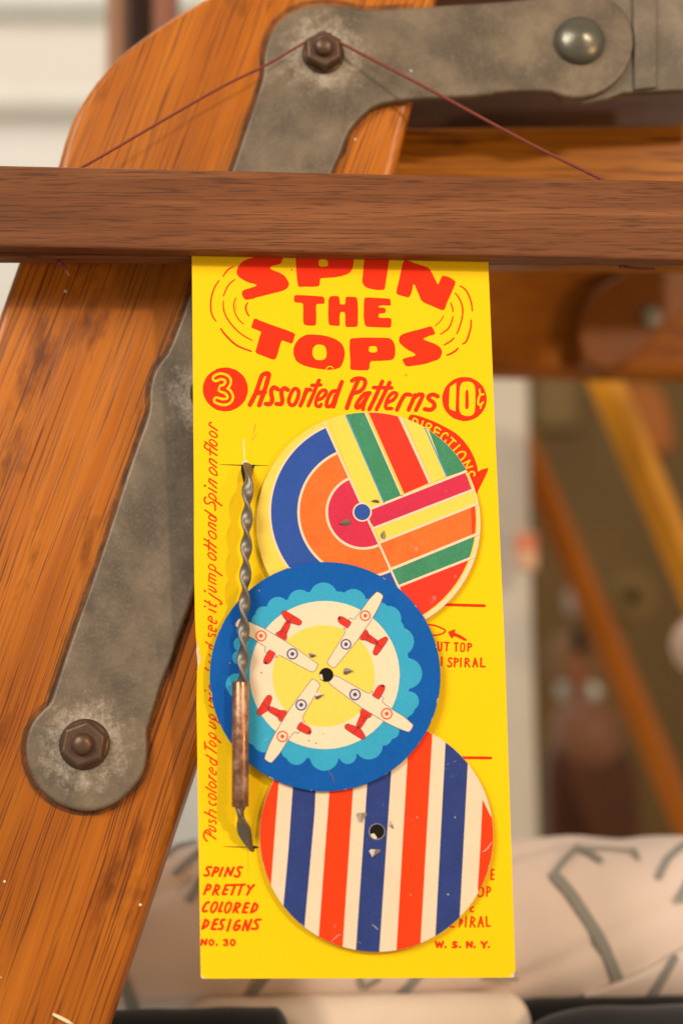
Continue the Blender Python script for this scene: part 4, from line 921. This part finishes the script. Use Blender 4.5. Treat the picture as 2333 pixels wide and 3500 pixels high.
# ================================================================== CLOTH AT THE BOTTOM
RC = Vector((0, .135, 0)); zt = YP(.135).at(*D([(1180, 1919)])[0]).z; RR_ = .0345; RC.z = zt - RR_ - .0005
def roll_hit(x, y, liftv=0.0):
    d_ = ray(x, y); r = RR_ + liftv
    oy, oz = CAM.y - RC.y, CAM.z - RC.z
    A_ = d_.y ** 2 + d_.z ** 2; B2 = 2 * (oy * d_.y + oz * d_.z); C_ = oy * oy + oz * oz - r * r
    disc_ = B2 * B2 - 4 * A_ * C_
    t = (-B2 - math.sqrt(max(0, disc_))) / (2 * A_)
    return CAM + d_ * t
CLOTH, N_, L_, B_ = newmat('pink beige cloth')
g_ = N_.new('ShaderNodeNewGeometry').outputs['Position']
wv = ND(N_, 'ShaderNodeTexWave', Scale=420.0, Distortion=.4); L_.new(g_, wv.inputs['Vector'])
L_.new(mixc(N_, L_, noise(N_, L_, g_, 30, 3), (.76, .61, .52), (.84, .70, .61)), B_.inputs['Base Color']); B_.inputs['Roughness'].default_value = .85; B_.inputs['Sheen Weight'].default_value = .2
bump(N_, L_, B_, wv.outputs['Fac'], .35, .0004)
xl = YP(.1).at(*D([(150, 2100)])[0]).x; xr = YP(.1).at(*D([(1900, 2100)])[0]).x
bm = bmesh.new(); NX, NA = 220, 96; grid = []
for i in range(NX + 1):
    X = xl + (xr - xl) * i / NX; row = []
    for k in range(NA):
        a_ = 2 * math.pi * k / NA
        wob = .0004 * math.sin(X * 90 + 3 * a_) + .0003 * math.sin(X * 200 - 2 * a_) - .0016 * max(0, math.sin(X * 60 + 4.2 * a_)) ** 10
        row.append(bm.verts.new((X, RC.y + math.cos(a_) * (RR_ - .0006 + wob), RC.z + math.sin(a_) * (RR_ - .0006 + wob))))
    grid.append(row)
for i in range(NX):
    for k in range(NA): bm.faces.new((grid[i][k], grid[i + 1][k], grid[i + 1][(k + 1) % NA], grid[i][(k + 1) % NA]))
bm.faces.new(grid[0]); bm.faces.new(grid[-1]); bmesh.ops.recalc_face_normals(bm, faces=bm.faces)
roll = empty('cloth_roll', (0, .135, RC.z - RR_)); tag(roll, 'rolled pink beige cloth with grey brush lines behind the card foot', 'cloth')
obj('roll', bm, CLOTH, roll, True)
GREY = plain('grey print', (.29, .28, .25), .85, 0, .1, 200)
k7 = crop(1333, 2800, 1.568); k0 = crop(0, 2800, 1.568)
class RP:  n = Vector((0, -1, .3)).normalized()
def rstroke(pts, w, lv=.0004):
    T = Print(RP, lv, .00001)
    T.stroke(pts, w * .84 / 1.568, 0, False, 8, hit=lambda x, y, l: roll_hit(x, y, l)); return T.done('printed_line', [GREY], roll)
for pts, w in (([(880, 300), (960, 385), (1050, 520), (1130, 650), (1180, 760), (1222, 860)], 66), ([(872, 305), (930, 225), (1000, 150)], 38), ([(1000, 148), (1070, 175), (1128, 218)], 36), ([(1010, 148), (1180, 155), (1320, 168)], 14), ([(1300, 160), (1328, 205)], 30),
               ([(1438, 305), (1490, 205), (1580, 130)], 45), ([(1552, 430), (1600, 330)], 50), ([(40, 955), (100, 900), (160, 830)], 55), ([(-160, 850), (-140, 900), (-60, 860)], 30), ([(500, 850), (680, 860)], 20)):
    rstroke(k7(pts), w)
for pts, w in (([(890, 190), (950, 145), (1045, 118)], 28), ([(945, 290), (1000, 232), (1070, 170)], 38), ([(1022, 430), (1075, 320)], 48), ([(640, 830), (690, 945), (725, 1070)], 72), ([(1285, 1010), (1360, 930), (1430, 845)], 48)):
    rstroke(k0(pts), w)
# overlapping fold on the right
def fold(name, top_fn, x0, x1, ybot, lf, tr, nx=40, ny=10):
    bm = bmesh.new(); g = []
    for i in range(nx + 1):
        x = x0 + (x1 - x0) * i / nx; yt = top_fn(x); col = []
        for k in range(ny + 1):
            y = yt + (ybot - yt) * k / ny; p = tr([(x, y)])[0]
            col.append(bm.verts.new(roll_hit(p[0], p[1], lf if k else -.0003) if k != 0 else roll_hit(p[0], p[1], -.0002)))
        p = tr([(x, yt + 8)])[0]; col[1].co = roll_hit(p[0], p[1], lf)
        g.append(col)
    for i in range(nx):
        for k in range(ny): bm.faces.new((g[i][k], g[i + 1][k], g[i + 1][k + 1], g[i][k + 1]))
    for f in bm.faces:
        f.normal_update()
        if f.normal.y > 0: f.normal_flip()
    return obj(name, bm, CLOTH, roll, True)
fold('fold', lambda x: 935 - (x - 1040) * .455 - 18 * math.sin((x - 1040) / 530 * math.pi) * -1, 1040, 1800, 1060, .0012, k7)
rstroke(k7([(1400, 955), (1462, 850), (1520, 745)]), 50, .0018)
def caps_roll(name, x0, x1, ytop, Y, r, mat, label, endr=None):
    pl = YP(Y); a_ = pl.at(*D([(x0, ytop)])[0]); b_ = pl.at(*D([(x1, ytop)])[0])
    zc = (a_.z + b_.z) / 2 - r; bm = bmesh.new(); n_ = 30; prof = []
    for i in range(n_ + 1):
        t = i / n_; x = a_.x + (b_.x - a_.x) * t
        e_ = endr or r
        dl = min(x - a_.x, b_.x - x); rr = r * (1 if dl > e_ else math.sqrt(max(0.0004, 1 - (1 - dl / e_) ** 2)))
        prof.append((x, rr))
    # finer ends
    xs_ = []
    for i in range(13): xs_.append(a_.x + (endr or r) * (1 - math.cos(math.pi / 2 * i / 12)))
    ys_ = [b_.x - (q - a_.x) for q in xs_][::-1]
    mid = [xs_[-1] + (ys_[0] - xs_[-1]) * i / 20 for i in range(1, 20)]
    rows = []
    for x in xs_ + mid + ys_:
        e_ = endr or r; dl = max(0, min(x - a_.x, b_.x - x)); rr = r * (1 if dl >= e_ else math.sqrt(max(.0004, 1 - (1 - dl / e_) ** 2)))
        rr *= 1 + .012 * math.sin(x * 230)
        rows.append([bm.verts.new((x, Y + .9 * rr * math.cos(2 * math.pi * k / 32), zc + rr * math.sin(2 * math.pi * k / 32))) for k in range(32)])
    for A_, B2 in zip(rows, rows[1:]):
        for k in range(32): bm.faces.new((A_[k], A_[(k + 1) % 32], B2[(k + 1) % 32], B2[k]))
    bm.faces.new(rows[0]); bm.faces.new(rows[-1]); bmesh.ops.recalc_face_normals(bm, faces=bm.faces)
    o = obj(name, bm, mat, None, True); tag(o, label, 'cloth'); return o
BLK = plain('black cloth', (.008, .007, .007), .9, 0, .2, 300, .3, 900, .2); CHA = plain('charcoal cloth', (.018, .017, .018), .9, 0, .2, 300, .3, 900, .2)
caps_roll('cloth_roll', 150, 668, 2318, .078, .014, BLK, 'black cloth roll tucked beside the oak post foot', .006)
caps_roll('cloth_roll', 420, 1216, 2286, .100, .0115, plain('cream cloth', (.80, .66, .53), .85, 0, .06, 60, .1, 700, .2), 'small plain cream cloth roll lying below the card foot', .010)
caps_roll('cloth_roll', 1130, 2000, 2284, .108, .013, BLK, 'black cloth roll beneath the printed pink beige one', .02)
caps_roll('cloth_roll', 1180, 2100, 2308, .086, .016, CHA, 'charcoal cloth roll in front of the cream roll end', .03)

sp_ = tube_bm([POST.at(x, y, .0006) for x, y in ((181, 3466), (205, 3478), (232, 3492), (252, 3503))], [.0004, .0006, .0006, .0003], 8)
st = obj('straw_splinter', sp_, plain('dry straw', (.78, .62, .36), .7), None, True)
tag(st, 'pale dry straw splinter stuck to the foot of the oak post', 'straw')
